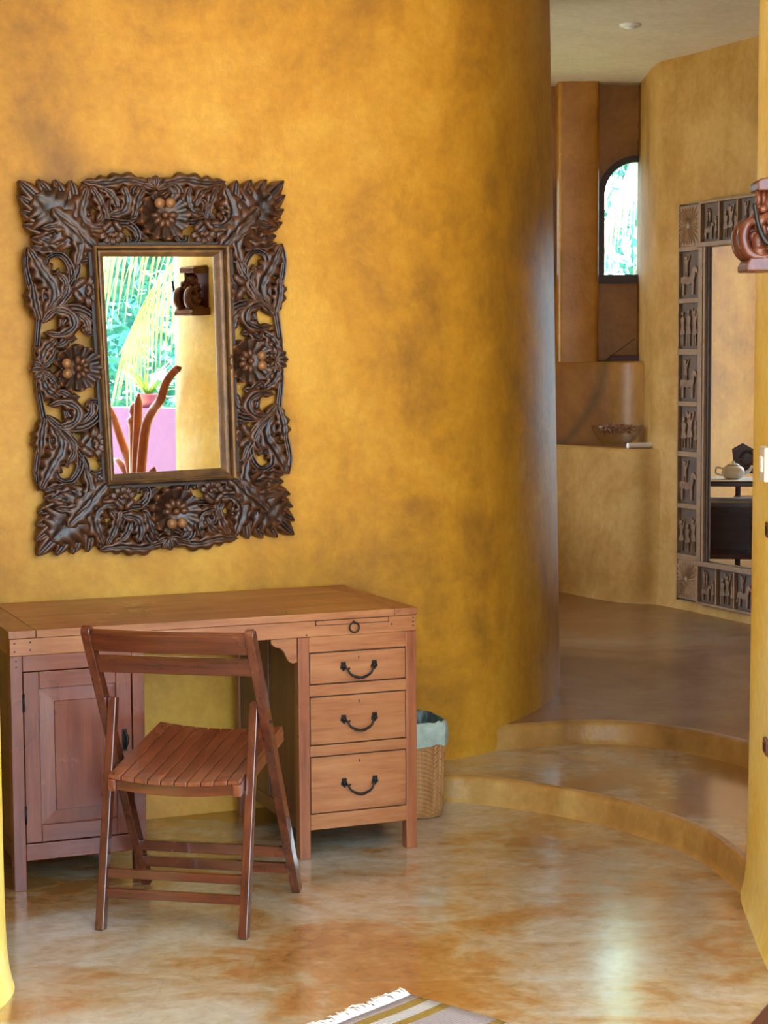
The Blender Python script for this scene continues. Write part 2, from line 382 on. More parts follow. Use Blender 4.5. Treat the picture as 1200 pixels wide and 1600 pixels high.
# floors
LOW = [(-0.45, 6.52), (-0.12, 6.43), (0.05, 6.375), (0.198, 6.335), (0.325, 6.300), (0.534, 6.165), (0.729, 5.985), (0.816, 5.86), (0.898, 5.72), (0.968, 5.55), (1.007, 5.34), (1.030, 5.17), (1.08, 4.9), (1.4, 4.6)]
UPP = [(-0.3, 6.75), (0.05, 6.62), (0.228, 6.655), (0.348, 6.725), (0.592, 6.825), (0.834, 6.855), (1.055, 6.740), (1.27, 6.455), (1.5, 5.9), (1.7, 5.0)]
def step(name, curve, z0, z1, close, mat, label):
    P = spline([Vector(c) for c in curve], 10); N = normals2d(P); top = z1-z0
    prof = [(0.016, 0), (0.006, 0.10), (0.0, 0.3), (-0.002, 0.72), (-0.006, 0.86), (-0.016, 0.96), (-0.034, 1.0)]
    rows = [[(p.x+n.x*o, p.y+n.y*o, z0-0.002+(top+0.002)*k) for p, n in zip(P, N)] for o, k in prof]
    r = MB().grid(rows).build('trim_'+name, M['riser'], smooth=True, fixn=False)
    tag(r, label+' riser with rounded nosing', None, None, 'structure')
    poly = [Vector((x, y)) for x, y, z in rows[-1]]+[Vector(c) for c in close]
    f = MB().add([(q.x, q.y, z1) for q in poly], [tuple(range(len(poly)))]).build('floor_'+name, mat, fixn=False)
    import bmesh
    bm = bmesh.new(); bm.from_mesh(f.data); bmesh.ops.triangulate(bm, faces=bm.faces); bmesh.ops.recalc_face_normals(bm, faces=bm.faces)
    for q in bm.faces:
        if q.normal.z < 0: q.normal_flip()
    bm.to_mesh(f.data); bm.free()
    tag(f, label, None, None, 'structure')
fl = MB().add([(-4, 0.9, 0), (3.3, 0.9, 0), (3.3, 7.2, 0), (-4, 7.2, 0)], [(0, 1, 2, 3)]).build('floor', M['floor'], fixn=False)
tag(fl, 'polished ochre cement floor of the sunken alcove', None, None, 'structure')
step('lower_step', LOW, 0.0, Z1, [(2.3, 4.6), (2.3, 7.5), (-0.45, 7.5)], M['floor'], 'curved lower cement step')
step('hall', UPP, Z1, Z2, [(3.3, 5.0), (3.3, 12.4), (-2.6, 12.4), (-2.6, 7.5), (-0.3, 7.5)], M['hall_floor'], 'brown polished cement floor of the raised hall')
ce = MB().box(-4.0, 3.3, 0.9, 8.76, CEIL, CEIL+0.2).box(-2.0, 3.3, 8.76, 11.5, CEIL, CEIL+0.12).build('ceiling', M['white']); tag(ce, 'pale plaster ceiling', None, None, 'structure')
sw = MB().box(-4.2, -4.0, 0.9, 8.8, 0, CEIL).build('wall_side', M['wall']); tag(sw, 'ochre side wall of the room', None, None, 'structure')
bw = MB().box(-4.2, -1.1, 0.75, 0.9, 0, CEIL).build('wall_rear_block', M['wall']); tag(bw, 'unseen ochre wall added beside the terrace opening to block daylight', None, None, 'structure')  # unseen wall added to keep daylight off the curved wall's right part
hw_ = MB().box(-2.2, -2.0, 8.6, 8.85, Z2, CEIL).box(-2.2, -2.0, 10.9, 11.6, Z2, CEIL).box(-2.2, -2.0, 8.85, 10.9, 2.85, CEIL).build('wall_hall_baffle', M['wall_hall']); tag(hw_, 'unseen ochre wall added around the hall opening to limit daylight', None, None, 'structure')  # unseen jambs and lintel added to cut daylight in the hall
rw = MB().box(3.3, 3.5, 4.2, 11.5, 0, CEIL).build('wall_outer', M['wall_hall']); tag(rw, 'ochre outer wall of the hall', None, None, 'structure')
# hall: wall with the tall mirror
loft('wall_hall', [(1.90, 11.3), (1.56, 11.22), (1.515, 11.0), (1.503, 10.7), (1.50, 10.42), (1.515, 10.22), (1.575, 10.09), (1.665, 9.91), (1.76, 9.69), (1.86, 9.46), (2.05, 9.03), (2.2, 8.2), (2.3, 7.0), (2.35, 5.3)], Z2, CEIL, M['wall_hall'],
     lambda z: 0.02*math.exp(-z/0.05)+0.012*(1-z/3), label='curved ochre hall wall carrying the tall mirror')
# counter
ctr = [(0.5, 11.5), (0.85, 11.02), (1.05, 10.75), (1.16, 10.53), (1.245, 10.38), (1.31, 10.285), (1.40, 10.22), (1.50, 10.19), (1.62, 10.10), (1.80, 9.98), (1.9, 10.4), (1.7, 11.6)]
CT = 1.03
loft('wall_counter', ctr, Z2, CT, M['wall_hall'], lambda z: 0.02*math.exp(-z/0.04)-(0.02*max(0, (z-0.825)/0.03)**2 if z > 0.825 else 0),
     zs=[Z2, Z2+.01, Z2+.03, Z2+.06, Z2+.12, .4, .7, .95, 1.0, 1.01, 1.02, CT], top=True, label='rounded ochre plaster counter')
# lower back wall and sill
YB, YR, SILL = 10.90, 11.10, 1.513
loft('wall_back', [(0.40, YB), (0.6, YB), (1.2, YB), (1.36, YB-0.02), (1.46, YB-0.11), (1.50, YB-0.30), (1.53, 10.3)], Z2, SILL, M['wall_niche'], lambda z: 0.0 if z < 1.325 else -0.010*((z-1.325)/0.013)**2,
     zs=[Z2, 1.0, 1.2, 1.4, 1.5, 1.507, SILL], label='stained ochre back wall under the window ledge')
s_ = MB().box(0.3, 1.9, YB+0.006, 11.5, SILL-0.3, SILL-0.001).build('window_sill_ledge', M['wall_niche']); s_.name = 'trim_ledge'; tag(s_, 'plaster ledge under the arched windows', None, None, 'structure')
# column between the two recesses
def rounded_rect(x0, x1, y0, y1, r, n=5):
    out = []
    for cx, cy, a0 in ((x1-r, y0+r, -90), (x1-r, y1-r, 0), (x0+r, y1-r, 90), (x0+r, y0+r, 180)):
        for k in range(n+1):
            a = math.radians(a0+90*k/n); out.append((cx+r*math.cos(a), cy+r*math.sin(a)))
    return out
pc = rounded_rect(1.024, 1.262, YB+0.004, 11.35, 0.028)
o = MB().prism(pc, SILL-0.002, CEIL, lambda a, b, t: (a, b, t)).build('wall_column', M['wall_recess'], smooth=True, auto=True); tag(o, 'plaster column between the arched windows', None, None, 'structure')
o = MB().box(-2.0, 0.46, YB+0.35, 11.6, Z2, CEIL).box(0.30, 0.46, YB, YB+0.36, Z2, CEIL).build('wall_far', M['wall']); tag(o, 'ochre far wall of the hall', None, None, 'structure')
HALF, WB, WT = 0.208, 2.015, 2.700         # arched opening: half width, bottom, apex (clear opening)
def arch(cx, half, zb, zt, n=16):
    pts = [(cx-half, zb), (cx+half, zb)]
    for k in range(n+1):
        a = math.pi*k/n; pts.append((cx+half*math.cos(a), zt-half+half*math.sin(a)))
    return pts
def arch_wall(name, x0, x1, cx, half, zb, zt, y0, y1, z0, z1, mat, label):
    mb = MB(); n = 20; A = [(cx+half*math.cos(math.pi*k/n), zt-half+half*math.sin(math.pi*k/n)) for k in range(n+1)]
    for y in (y0, y1):
        mb.add([(x0, y, z0), (x1, y, z0), (x1, y, zb), (x0, y, zb)], [(0, 1, 2, 3)])
        mb.add([(x0, y, zb), (cx-half, y, zb), (cx-half, y, zt-half), (x0, y, zt-half)], [(0, 1, 2, 3)])
        mb.add([(cx+half, y, zb), (x1, y, zb), (x1, y, zt-half), (cx+half, y, zt-half)], [(0, 1, 2, 3)])
        mb.add([(x0, y, zt-half), (cx-half, y, zt-half), (cx-half, y, z1), (x0, y, z1)], [(0, 1, 2, 3)])
        mb.add([(cx+half, y, zt-half), (x1, y, zt-half), (x1, y, z1), (cx+half, y, z1)], [(0, 1, 2, 3)])
        for (xa, za), (xb, zb2) in zip(A, A[1:]): mb.add([(xa, y, za), (xb, y, zb2), (xb, y, z1), (xa, y, z1)], [(0, 1, 2, 3)])
    loop = [(cx-half, zb), (cx+half, zb)]+A
    for (xa, za), (xb, zb2) in zip(loop, loop[1:]+loop[:1]): mb.add([(xa, y0, za), (xb, y0, zb2), (xb, y1, zb2), (xa, y1, za)], [(0, 1, 2, 3)])
    o = mb.build(name, mat, fixn=False); tag(o, label, None, None, 'structure')
WX1, WX2 = 1.505, 0.765
ck = MB().tube(spline([Vector((x, YR-0.0005, z)) for x, z in ((1.512, 2.73), (1.508, 2.79), (1.520, 2.83), (1.514, 2.90), (1.524, 2.96), (1.518, 3.02))], 3), 0.0016, 5).build('trim_crack', M['dark_gap']); tag(ck, 'hairline plaster crack above the arched window', None, None, 'structure')
def arch_window(name, cx, label):
    root = bpy.data.objects.new(name, None); col.objects.link(root); root.location = (cx, YR, WB); tag(root, label, None, None, 'structure')
    mb = MB(); inner = arch(0, HALF, 0.0, WT-WB); outer = arch(0, HALF+0.022, -0.040, WT-WB+0.022)
    inn = arch(0, HALF-0.016, 0.010, WT-WB-0.016)
    n = len(inner)
    for y0, y1, A, B in ((-0.030, 0.035, outer, inn),):
        vs = [(a, y0, b) for a, b in A]+[(a, y0, b) for a, b in B]+[(a, y1, b) for a, b in A]+[(a, y1, b) for a, b in B]
        fs = []
        for i in range(n):
            j = (i+1) % n
            fs += [(i, j, n+j, n+i), (2*n+i, 3*n+i, 3*n+j, 2*n+j), (i, 2*n+i, 2*n+j, j), (n+i, n+j, 3*n+j, 3*n+i)]
        mb.add(vs, fs)
    mb.build('window_frame', M['frame_dark'], root)
    MB().prism(inn, 0.006, 0.011, lambda a, b, t: (a, t, b)).build('pane', M['glass'], root)
    return root
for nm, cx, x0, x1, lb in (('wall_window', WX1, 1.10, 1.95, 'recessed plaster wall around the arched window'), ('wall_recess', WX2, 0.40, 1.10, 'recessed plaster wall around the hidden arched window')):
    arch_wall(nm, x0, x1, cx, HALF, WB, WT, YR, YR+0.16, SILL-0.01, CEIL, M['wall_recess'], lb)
arch_window('window_1', WX1, 'arched window with dark wooden frame between column and mirror wall')
arch_window('window_2', WX2, 'arched window hidden beyond the plaster column')

# ------------------------------------------------------------------ desk
DY = 0.3859
desk = thing('writing_desk', 'reddish teak pedestal desk with three drawers and a cupboard door', 'desk', (-1.0722, 5.2514, 0), DY)
DW, DD = 1.2626, 0.636
def dbox(name, x0, x1, y0, y1, z0, z1, mat, parent=None, bevel=0.002):
    return MB().box(x0, x1, y0, y1, z0, z1).build(name, M[mat], parent or desk, bevel=bevel)
# top: breadboard ends and long planks
dbox('end_board', -0.004, 0.075, -0.008, DD, 0.738, 0.760, 'desk_y')
dbox('end_board', 1.188, DW+0.002, -0.008, DD, 0.738, 0.760, 'desk_y')
ys = [-0.008, 0.115, 0.29, 0.46, DD]
for a, b in zip(ys, ys[1:]): dbox('top_plank', 0.0765, 1.1865, a+0.0006, b-0.0006, 0.738, 0.760, 'desk_x', bevel=0.001)
# apron
dbox('apron', 0.0, DW, -0.002, 0.018, 0.687, 0.7365, 'desk_x')
dbox('apron', 0.0, DW, DD-0.02, DD, 0.687, 0.7365, 'desk_x')
for x in (0.0, DW-0.018): dbox('apron', x, x+0.018, 0.0185, DD-0.0205, 0.687, 0.7365, 'desk_y')
dbox('slide_slot', 0.928, 1.170, -0.0032, -0.0015, 0.7205, 0.7372, 'dark_gap', bevel=0)
slide = dbox('writing_slide', 0.931, 1.167, -0.0065, 0.0, 0.7225, 0.7355, 'desk_x', bevel=0.001)
mb = MB().tube([(1.052+0.0155*math.cos(a), -0.0135, 0.7105+0.0155*math.sin(a)) for a in [2*math.pi*k/20 for k in range(21)]], 0.0026, 8, caps=False)
ring = mb.build('ring_pull', M['iron'], slide, smooth=True)
MB().tube([(1.052, -0.004, 0.727), (1.052, -0.014, 0.7265)], 0.0042, 8).build('ring_staple', M['iron'], ring, smooth=True)
for x, z in ((0.014, 0.724), (0.014, 0.700), (0.060, 0.725), (0.060, 0.703), (1.252, 0.728), (1.252, 0.716), (1.252, 0.704), (1.18, 0.712), (0.90, 0.694), (0.018, 0.672), (0.018, 0.655)):
    MB().lathe([(0.0028, -0.0005), (0.0022, -0.0015)], 8, (x, -0.0018 if z > 0.687 else 0.0, z), 'y').build('nail_head', M['dark_gap'], desk)
def pedestal(x0, x1, lw, mx, mz):
    for xa in (x0, x1-lw):
        for ya in (0.0, DD-0.036): dbox('leg', xa, xa+lw, ya, ya+0.036, 0.0, 0.6865, mz)
    for xa in (x0+0.006, x1-0.018):
        dbox('side_panel', xa, xa+0.012, 0.0365, DD-0.0365, 0.092, 0.6865, 'desk_dark', bevel=0)
        dbox('side_rail', xa-0.003, xa+0.015, 0.0367, DD-0.0367, 0.088, 0.135, 'desk_dark')
        dbox('side_stile', xa-0.003, xa+0.015, 0.30, 0.34, 0.136, 0.686, 'desk_dark')
    dbox('bottom_board', x0+0.019, x1-0.019, 0.024, DD-0.037, 0.09, 0.102, 'desk_dark', bevel=0)
    dbox('back_panel', x0+0.037, x1-0.037, DD-0.02, DD-0.01, 0.09, 0.686, 'desk_dark', bevel=0)
pedestal(0.0, 0.393, 0.036, 'door_x', 'door_z')
pedestal(0.873, DW+0.001, 0.036, 'desk_x', 'desk_z')
# cupboard: rails, framed door
dbox('rail', 0.0365, 0.3565, 0.001, 0.022, 0.640, 0.6865, 'door_x')
dbox('rail', 0.0365, 0.3565, 0.001, 0.022, 0.087, 0.136, 'door_x')
door = dbox('door', 0.038, 0.0835, 0.002, 0.022, 0.139, 0.6375, 'door_z')
door['label'] = 'framed cupboard door with raised panel'
dbox('stile', 0.3085, 0.354, 0.002, 0.022, 0.139, 0.6375, 'door_z', door)
dbox('door_rail', 0.0837, 0.3083, 0.002, 0.022, 0.588, 0.6375, 'door_x', door)
dbox('door_rail', 0.0837, 0.3083, 0.002, 0.022, 0.139, 0.188, 'door_x', door)
def bevel_panel(x0, x1, z0, z1, ix0, ix1, iz0, iz1, y_out, y_in, mat, parent):
    P = [(x0, y_out, z0), (x1, y_out, z0), (x1, y_out, z1), (x0, y_out, z1), (ix0, y_in+0.004, iz0), (ix1, y_in+0.004, iz0), (ix1, y_in+0.004, iz1), (ix0, y_in+0.004, iz1)]
    Q = [(ix0+.0015, y_in, iz0+.0015), (ix1-.0015, y_in, iz0+.0015), (ix1-.0015, y_in, iz1-.0015), (ix0+.0015, y_in, iz1-.0015)]
    mb = MB().add(P+Q, [(0, 1, 5, 4), (1, 2, 6, 5), (2, 3, 7, 6), (3, 0, 4, 7), (4, 5, 9, 8), (5, 6, 10, 9), (6, 7, 11, 10), (7, 4, 8, 11), (8, 9, 10, 11)])
    mb.add([(x0, y_out+0.012, z0), (x1, y_out+0.012, z0), (x1, y_out+0.012, z1), (x0, y_out+0.012, z1)], [(3, 2, 1, 0)])
    return mb.build('raised_panel', M[mat], parent, fixn=False)
bevel_panel(0.0838, 0.3082, 0.1882, 0.5878, 0.126, 0.266, 0.229, 0.549, 0.0105, 0.003, 'door_z', door)
for z0, z1 in ((0.525, 0.576), (0.196, 0.249)):
    MB().tube([(0.0372, -0.001, z0), (0.0372, -0.001, z1)], 0.0036, 8).build('hinge', M['iron'], door, smooth=True)
mb = MB().ball((0.333, -0.012, 0.657), 0.0125, 0.009, 0.0125); mb.lathe([(0.009, 0.0), (0.009, -0.004), (0.005, -0.005), (0.005, -0.012)], 12, (0.333, 0.001, 0.657), 'y')
mb.build('knob', M['iron'], desk, smooth=True)
pts = spline([Vector((0.330, -0.004, 0.445)), Vector((0.334, -0.012, 0.437)), Vector((0.336, -0.018, 0.42)), Vector((0.332, -0.014, 0.402)), Vector((0.331, -0.003, 0.393))], 5)
mb = MB().tube(pts, 0.0042, 8); mb.box(0.324, 0.339, -0.001, 0.0025, 0.386, 0.452)
mb.build('door_latch', M['iron'], door, bevel=0.001)
# drawer side
for z0, z1 in ((0.6385, 0.6865), (0.5025, 0.5375), (0.3165, 0.3495), (0.0885, 0.1365)): dbox('rail', 0.9095, 1.2285, 0.001, 0.022, z0, z1, 'desk_x')
def bail(drawer, xl, xr, z):
    pts = spline([Vector((xl, -0.006, z)), Vector((xl+0.008, -0.016, z-0.006)), Vector((xl+0.020, -0.020, z-0.024)), Vector(((xl+xr)/2, -0.022, z-0.035)), Vector((xr-0.020, -0.020, z-0.024)), Vector((xr-0.008, -0.016, z-0.006)), Vector((xr, -0.006, z))], 6)
    n = len(pts); rr = [0.0030+0.0016*math.exp(-((i/(n-1)-0.5)/0.16)**2) for i in range(n)]
    h = MB().tube(pts, rr, 8).build('handle', M['iron'], drawer, smooth=True)
    for x in (xl, xr):
        mb = MB()
        vs = []; N = 20
        for k in range(N):
            a = 2*math.pi*k/N; r = 0.0125*(1+0.16*math.cos(5*a+math.pi/2))
            vs.append((x+r*0.8*math.cos(a), z+0.001+r*1.12*math.sin(a)))
        mb.prism(vs, -0.0008, -0.0038, lambda a, b, t: (a, t, b))
        mb.ball((x, -0.006, z), 0.0062, 0.005, 0.0072, 10, 6)
        s = 1 if x == xl else -1
        for dz, dx in ((-0.008, 0.010), (-0.004, 0.0135)):
            mb.ball((x+s*dx, -0.017, z+dz), 0.0042, 0.003, 0.003, 8, 6)
        mb.build('backplate', M['iron'], h, smooth=False)
for z0, z1, hz in ((0.539, 0.637, 0.590), (0.351, 0.501, 0.4265), (0.138, 0.315, 0.228)):
    MB().box(0.9100, 1.2280, 0.006, 0.010, z0-0.0005, z1+0.0005).build('drawer_gap', M['dark_gap'], desk)
    d = dbox('drawer', 0.9120, 1.2262, 0.0005, 0.020, z0+0.002, z1-0.002, 'desk_x', bevel=0.0025)
    bail(d, 1.019, 1.121, hz)
    MB().box(1.0692, 1.0722, -0.0004, 0.002, z1-0.026, z1-0.017).build('keyhole', M['dark_gap'], d)
br = [(0.788, 0.6865), (0.872, 0.6865), (0.872, 0.612), (0.858, 0.609), (0.845, 0.615), (0.836, 0.632), (0.830, 0.646), (0.818, 0.658), (0.802, 0.662), (0.790, 0.672)]
MB().prism(br, 0.006, 0.022, lambda a, b, t: (a, t, b)).build('scalloped_bracket', M['desk_x'], desk, bevel=0.0015)

# ------------------------------------------------------------------ folding chair
chair = thing('folding_chair', 'reddish wooden slatted folding chair pulled up to the desk', 'chair', (-0.5735, 4.850, 0), math.radians(-12.3))
TH = 0.825; yA = lambda z: 0.448*(1-z/0.82)
for s in (-1, 1):
    x = 0.2265*s
    top = Vector((x, yA(TH), TH)); d = (top-Vector((x, yA(0), 0))).normalized(); b = Vector((0, d.z, -d.y))
    prof = [(-0.021, 0.0), (0.017, 0.0), (0.020, 0.05)]
    N = 8; out = [(-0.018, 0.0), (0.018, 0.0), (0.0195, 0.30), (0.0185, 0.85)]
    L = (top-Vector((x, yA(0), 0))).length
    for k in range(N+1):
        a = math.pi*k/N; out.append((0.0165*math.cos(a), L-0.0165+0.0165*math.sin(a)))
    out.append((-0.0185, 0.85)) if False else None
    o0 = Vector((x, yA(0), 0))
    def fn(a, q, t): 
        p = o0+b*a+d*q; return (p.x+t, p.y, max(p.z, 0.0))
    MB().prism(out+[(-0.0195, 0.30)], -0.0125, 0.0125, fn).build('long_leg', M['chair_z'], chair, bevel=0.0025)
    MB().bar((0.2005*s, 0.0, 0.0), (0.2005*s, 0.128, 0.612), 0.0245, 0.030, (1, 0, 0), 0.0235, 0.026).build('short_leg', M['chair_z'], chair, bevel=0.0025)
    MB().lathe([(0.004, -0.015), (0.004, 0.015)], 10, (0.2265*s, yA(0.555), 0.555), 'x').build('pivot_bolt', M['iron'], chair)
def bow_slat(name, x0, x1, yc, zc, h, th, bow, tilt, mat):
    n = 12; rows = []
    for k in range(n+1):
        x = lerp(x0, x1, k/n); q = bow*(1-((x-(x0+x1)/2)/((x1-x0)/2))**2)
        r = []
        for dy, dz in ((-th/2, -h/2), (th/2, -h/2), (th/2, h/2), (-th/2, h/2)):
            r.append((x, yc+q+dy-dz*tilt, zc+dz+dy*tilt))
        rows.append(r)
    mb = MB().grid(rows, True); mb.f += [(3, 2, 1, 0), tuple(len(mb.v)-4+i for i in range(4))]
    return mb.build(name, M[mat], chair, bevel=0.002)
bow_slat('back_slat', -0.2145, 0.2145, yA(0.785), 0.785, 0.052, 0.020, -0.012, 0.545, 'chair_x')
bow_slat('back_slat', -0.2145, 0.2145, yA(0.716), 0.716, 0.040, 0.019, 0.0, 0.545, 'chair_x')
for z in (0.137, 0.082):
    MB().bar((-0.2145, yA(z), z), (0.2145, yA(z), z), 0.020, 0.030, (0, 1, 0.0)).build('stretcher', M['chair_x'], chair, bevel=0.002)
for z in (0.150, 0.098):
    MB().bar((-0.1885, 0.128*z/0.612, z), (0.1885, 0.128*z/0.612, z), 0.016, 0.025, (0, 1, 0)).build('stretcher', M['chair_x'], chair, bevel=0.002)
# seat: two side rails, end rails, nine slats
seat_z = lambda y: 0.412+(y-0.055)*0.145
dip = lambda x: -0.014*(1-(x/0.18)**2)
for s in (-1, 1):
    MB().bar((0.1755*s, 0.030, seat_z(0.03)-0.020), (0.1755*s, 0.468, seat_z(0.468)-0.020), 0.022, 0.034, (1, 0, 0)).build('seat_rail', M['chair_y'], chair, bevel=0.003)
def cross(y, name):
    n = 14; rows = []
    for k in range(n+1):
        x = lerp(-0.1640, 0.1640, k/n); zt = seat_z(y)-0.004+dip(x)
        rows.append([(x, y-0.010, zt-0.030), (x, y+0.010, zt-0.030), (x, y+0.010, zt), (x, y-0.010, zt)])
    mb = MB().grid(rows, True); mb.f += [(3, 2, 1, 0), tuple(len(mb.v)-4+i for i in range(4))]
    mb.build(name, M['chair_x'], chair, bevel=0.0015)
cross(0.052, 'cross_rail'); cross(0.445, 'cross_rail')
ns = 10; w = 0.372/ns
for k in range(ns):
    xa, xb = -0.186+k*w+0.0016, -0.186+(k+1)*w-0.0016
    rows = []
    for y in (0.034, 0.462):
        z = seat_z(y)
        rows.append([(xa, y, z-0.002+dip(xa)), (xb, y, z-0.002+dip(xb)), (xb, y, z+0.009+dip(xb)), (xa, y, z+0.009+dip(xa))])
    mb = MB().grid(rows, True); mb.f += [(3, 2, 1, 0), (4, 5, 6, 7)]
    mb.build('seat_slat', M['chair_y'], chair, bevel=0.0015)

# ------------------------------------------------------------------ waste basket
bk = thing('waste_basket', 'woven palm waste basket lined with a green bag beside the desk', 'basket', (0.068, 6.175, 0), 0.30)
def squircle(a, h, p=0.42): 
    c, s = math.cos(a), math.sin(a)
    return (h*math.copysign(abs(c)**p, c), h*math.copysign(abs(s)**p, s))
BH = 0.285
def bpt(a, z, off=0.0):
    h = 0.107+0.008*(z/BH)-0.010*math.exp(-z/0.02)+off; x, y = squircle(a, h); return Vector((x, y, z))
rows = [[bpt(2*math.pi*k/40, z, -0.004) for k in range(40)] for z in (0.0, 0.012, 0.05, 0.15, BH)]
core = MB().grid(rows, True); core.f.append(tuple(range(39, -1, -1)))
core.build('basket_wall', M['straw_dark'], bk, smooth=True)
wv = MB(); nA, nZ = 26, 19; rnd = random.Random(4)
for i in range(nA):
    for j in range(-1, nZ):
        # herringbone of short flat straps, slanting alternately up and down
        da = 2*math.pi/nA; dz = (BH-0.006)/nZ; a0 = da*i; s = 1 if i % 2 else -1
        zc = 0.004+dz*(j+0.5); rise = 0.95*dz*s; hw = dz*0.45; lift = 0.0035+rnd.uniform(0, 0.0015)
        cl = lambda z: min(max(z, 0.002), BH)
        L0, R0 = a0-da*0.62, a0+da*0.62
        ring = []
        for aa, zz, of in ((L0, zc-rise, 0.0), (a0-da*0.25, zc-rise*0.4, lift), (a0+da*0.25, zc+rise*0.4, lift), (R0, zc+rise, 0.0)):
            ring.append([bpt(aa, cl(zz-hw), of), bpt(aa, cl(zz), of+0.0008), bpt(aa, cl(zz+hw), of)])
        wv.grid(ring)
o = wv.build('weave_strap', M['straw'], bk, fixn=False); o['kind'] = 'stuff'
rnd = random.Random(3)
rows = []
for z, off in ((BH-0.030, 0.009), (BH-0.010, 0.010), (BH+0.02, 0.010), (BH+0.036, 0.006), (BH+0.040, -0.003)):
    rows.append([bpt(2*math.pi*k/48, z+rnd.uniform(-.004, .004)-(0.012*abs(math.sin(k*0.9)) if z < BH-0.02 else 0), off+rnd.uniform(-.003, .003)) for k in range(48)])
ln = MB().grid(rows, True).build('bag_rim', M['liner'], bk, smooth=True, fixn=False)
rows = [[bpt(2*math.pi*k/48, z, off+rnd.uniform(-.003, .003)) for k in range(48)] for z, off in ((BH+0.040, -0.003), (BH+0.02, -0.011), (BH-0.06, -0.014), (BH-0.16, -0.02))]
mi = MB().grid(rows, True); mi.f.append(tuple(len(mi.v)-48+k for k in range(48))); mi.build('bag_inside', M['liner_in'], bk, smooth=True, fixn=False)

# ------------------------------------------------------------------ rug
rug = thing('striped_rug', 'pale cotton rug with mustard stripes and a white fringe', 'rug', (on_z(640, 1557).x, on_z(640, 1557).y, 0), math.atan2(-0.665, 0.747))
def rug_mat():
    t = NT('rug_weave'); tc = t.n.new('ShaderNodeTexCoord'); sp = t.n.new('ShaderNodeSeparateXYZ'); t.link(tc.outputs['Object'], sp.inputs[0])
    x = t.math('MODULO', t.math('ADD', sp.outputs['X'], t.math('MULTIPLY', t.noise(t.coords(), 30), 0.004)), 0.235)
    must, white, lil = (0.30, 0.185, 0.022), (0.50, 0.48, 0.50), (0.36, 0.31, 0.33)
    c = t.ramp(t.math('DIVIDE', x, 0.235), [(0.0, lil), (0.14, must), (0.27, white), (0.44, must), (0.56, lil)], 'CONSTANT')
    w = t.node('ShaderNodeTexWave', Scale=60.0); w.bands_direction = 'X'; t.link(t.coords(), w.inputs['Vector'])
    w2 = t.node('ShaderNodeTexWave', Scale=35.0); w2.bands_direction = 'Y'; t.link(t.coords(), w2.inputs['Vector'])
    hh = t.math('MULTIPLY', w.outputs['Fac'], w2.outputs['Fac']); t.bump(hh, 0.8, 0.004)
    c = t.mix(0.35, c, t.ramp(hh, [(0, (0.6, 0.6, 0.6)), (0.6, (1.1, 1.1, 1.1))]), 'MULTIPLY')
    return t.set(c, 0.9)
M['rug'] = rug_mat()
rows = []
for i in range(31):
    x = 0.9*i/30; r = []
    for k in range(16):
        y = -0.62*k/15; r.append((x, y, 0.006+0.0012*math.sin(9*x+7*y)+0.001*math.sin(23*y)))
    rows.append(r)
rg = MB().grid(rows); nb = len(rg.v)
MB_ = rg.build('rug_cloth', M['rug'], rug, smooth=True, fixn=False)
sm = MB_.modifiers.new('thick', 'SOLIDIFY'); sm.thickness = 0.006; sm.offset = -1
fr = MB(); rnd = random.Random(5)
for k in range(120):
    y = -0.005-0.61*k/119; L = rnd.uniform(0.03, 0.055); dx = rnd.uniform(-0.5, 0.5)
    p = [Vector((0.004, y, 0.006)), Vector((-L*0.4, y+dx*L*0.3, rnd.uniform(0.006, 0.014))), Vector((-L*0.75, y+dx*L*0.7, rnd.uniform(0.004, 0.012))), Vector((-L, y+dx*L*1.1, 0.003))]
    fr.tube(p, [0.0028, 0.0032, 0.0026, 0.0014], 5)
o = fr.build('fringe', M['cloth'], rug, smooth=True); o['kind'] = 'stuff'; o['label'] = 'white twisted fringe'

# ------------------------------------------------------------------ carved mirror over the desk
MYAW = math.radians(24.5)
ME = Vector((math.cos(MYAW), math.sin(MYAW), 0)); MN = Vector((math.sin(MYAW), -math.cos(MYAW), 0))
MC = on_y(258, 570, 6.115)
cm = thing('carved_mirror', 'wall mirror in a dark carved frame of leaves and rosettes above the desk', 'mirror', (MC.x, MC.y, MC.z-0.62), MYAW)
def mloc(px, py):
    P = on_plane(px, py, MC, MN); return ((P-MC).dot(ME), P.z-MC.z+0.62)
QC = [mloc(x/2.4, 250+y/2.4) for x, y in ((62, 62), (1088, 64), (1126, 1418), (134, 1500))]      # frame corners
W_, H_ = 1026.0, 1437.0
def warp(x, y):
    a, b = x/W_, y/H_
    p = [(1-a)*(1-b), a*(1-b), a*b, (1-a)*b]
    return (sum(w*q[0] for w, q in zip(p, QC)), sum(w*q[1] for w, q in zip(p, QC)))
SC = (QC[1][0]-QC[0][0])/W_
BACK = 0.045
def quad(p, q):
    x, y = p[0]-62, p[1]-62
    if q & 1: x = W_-x
    if q & 2: y = H_-y
    return (x, y)
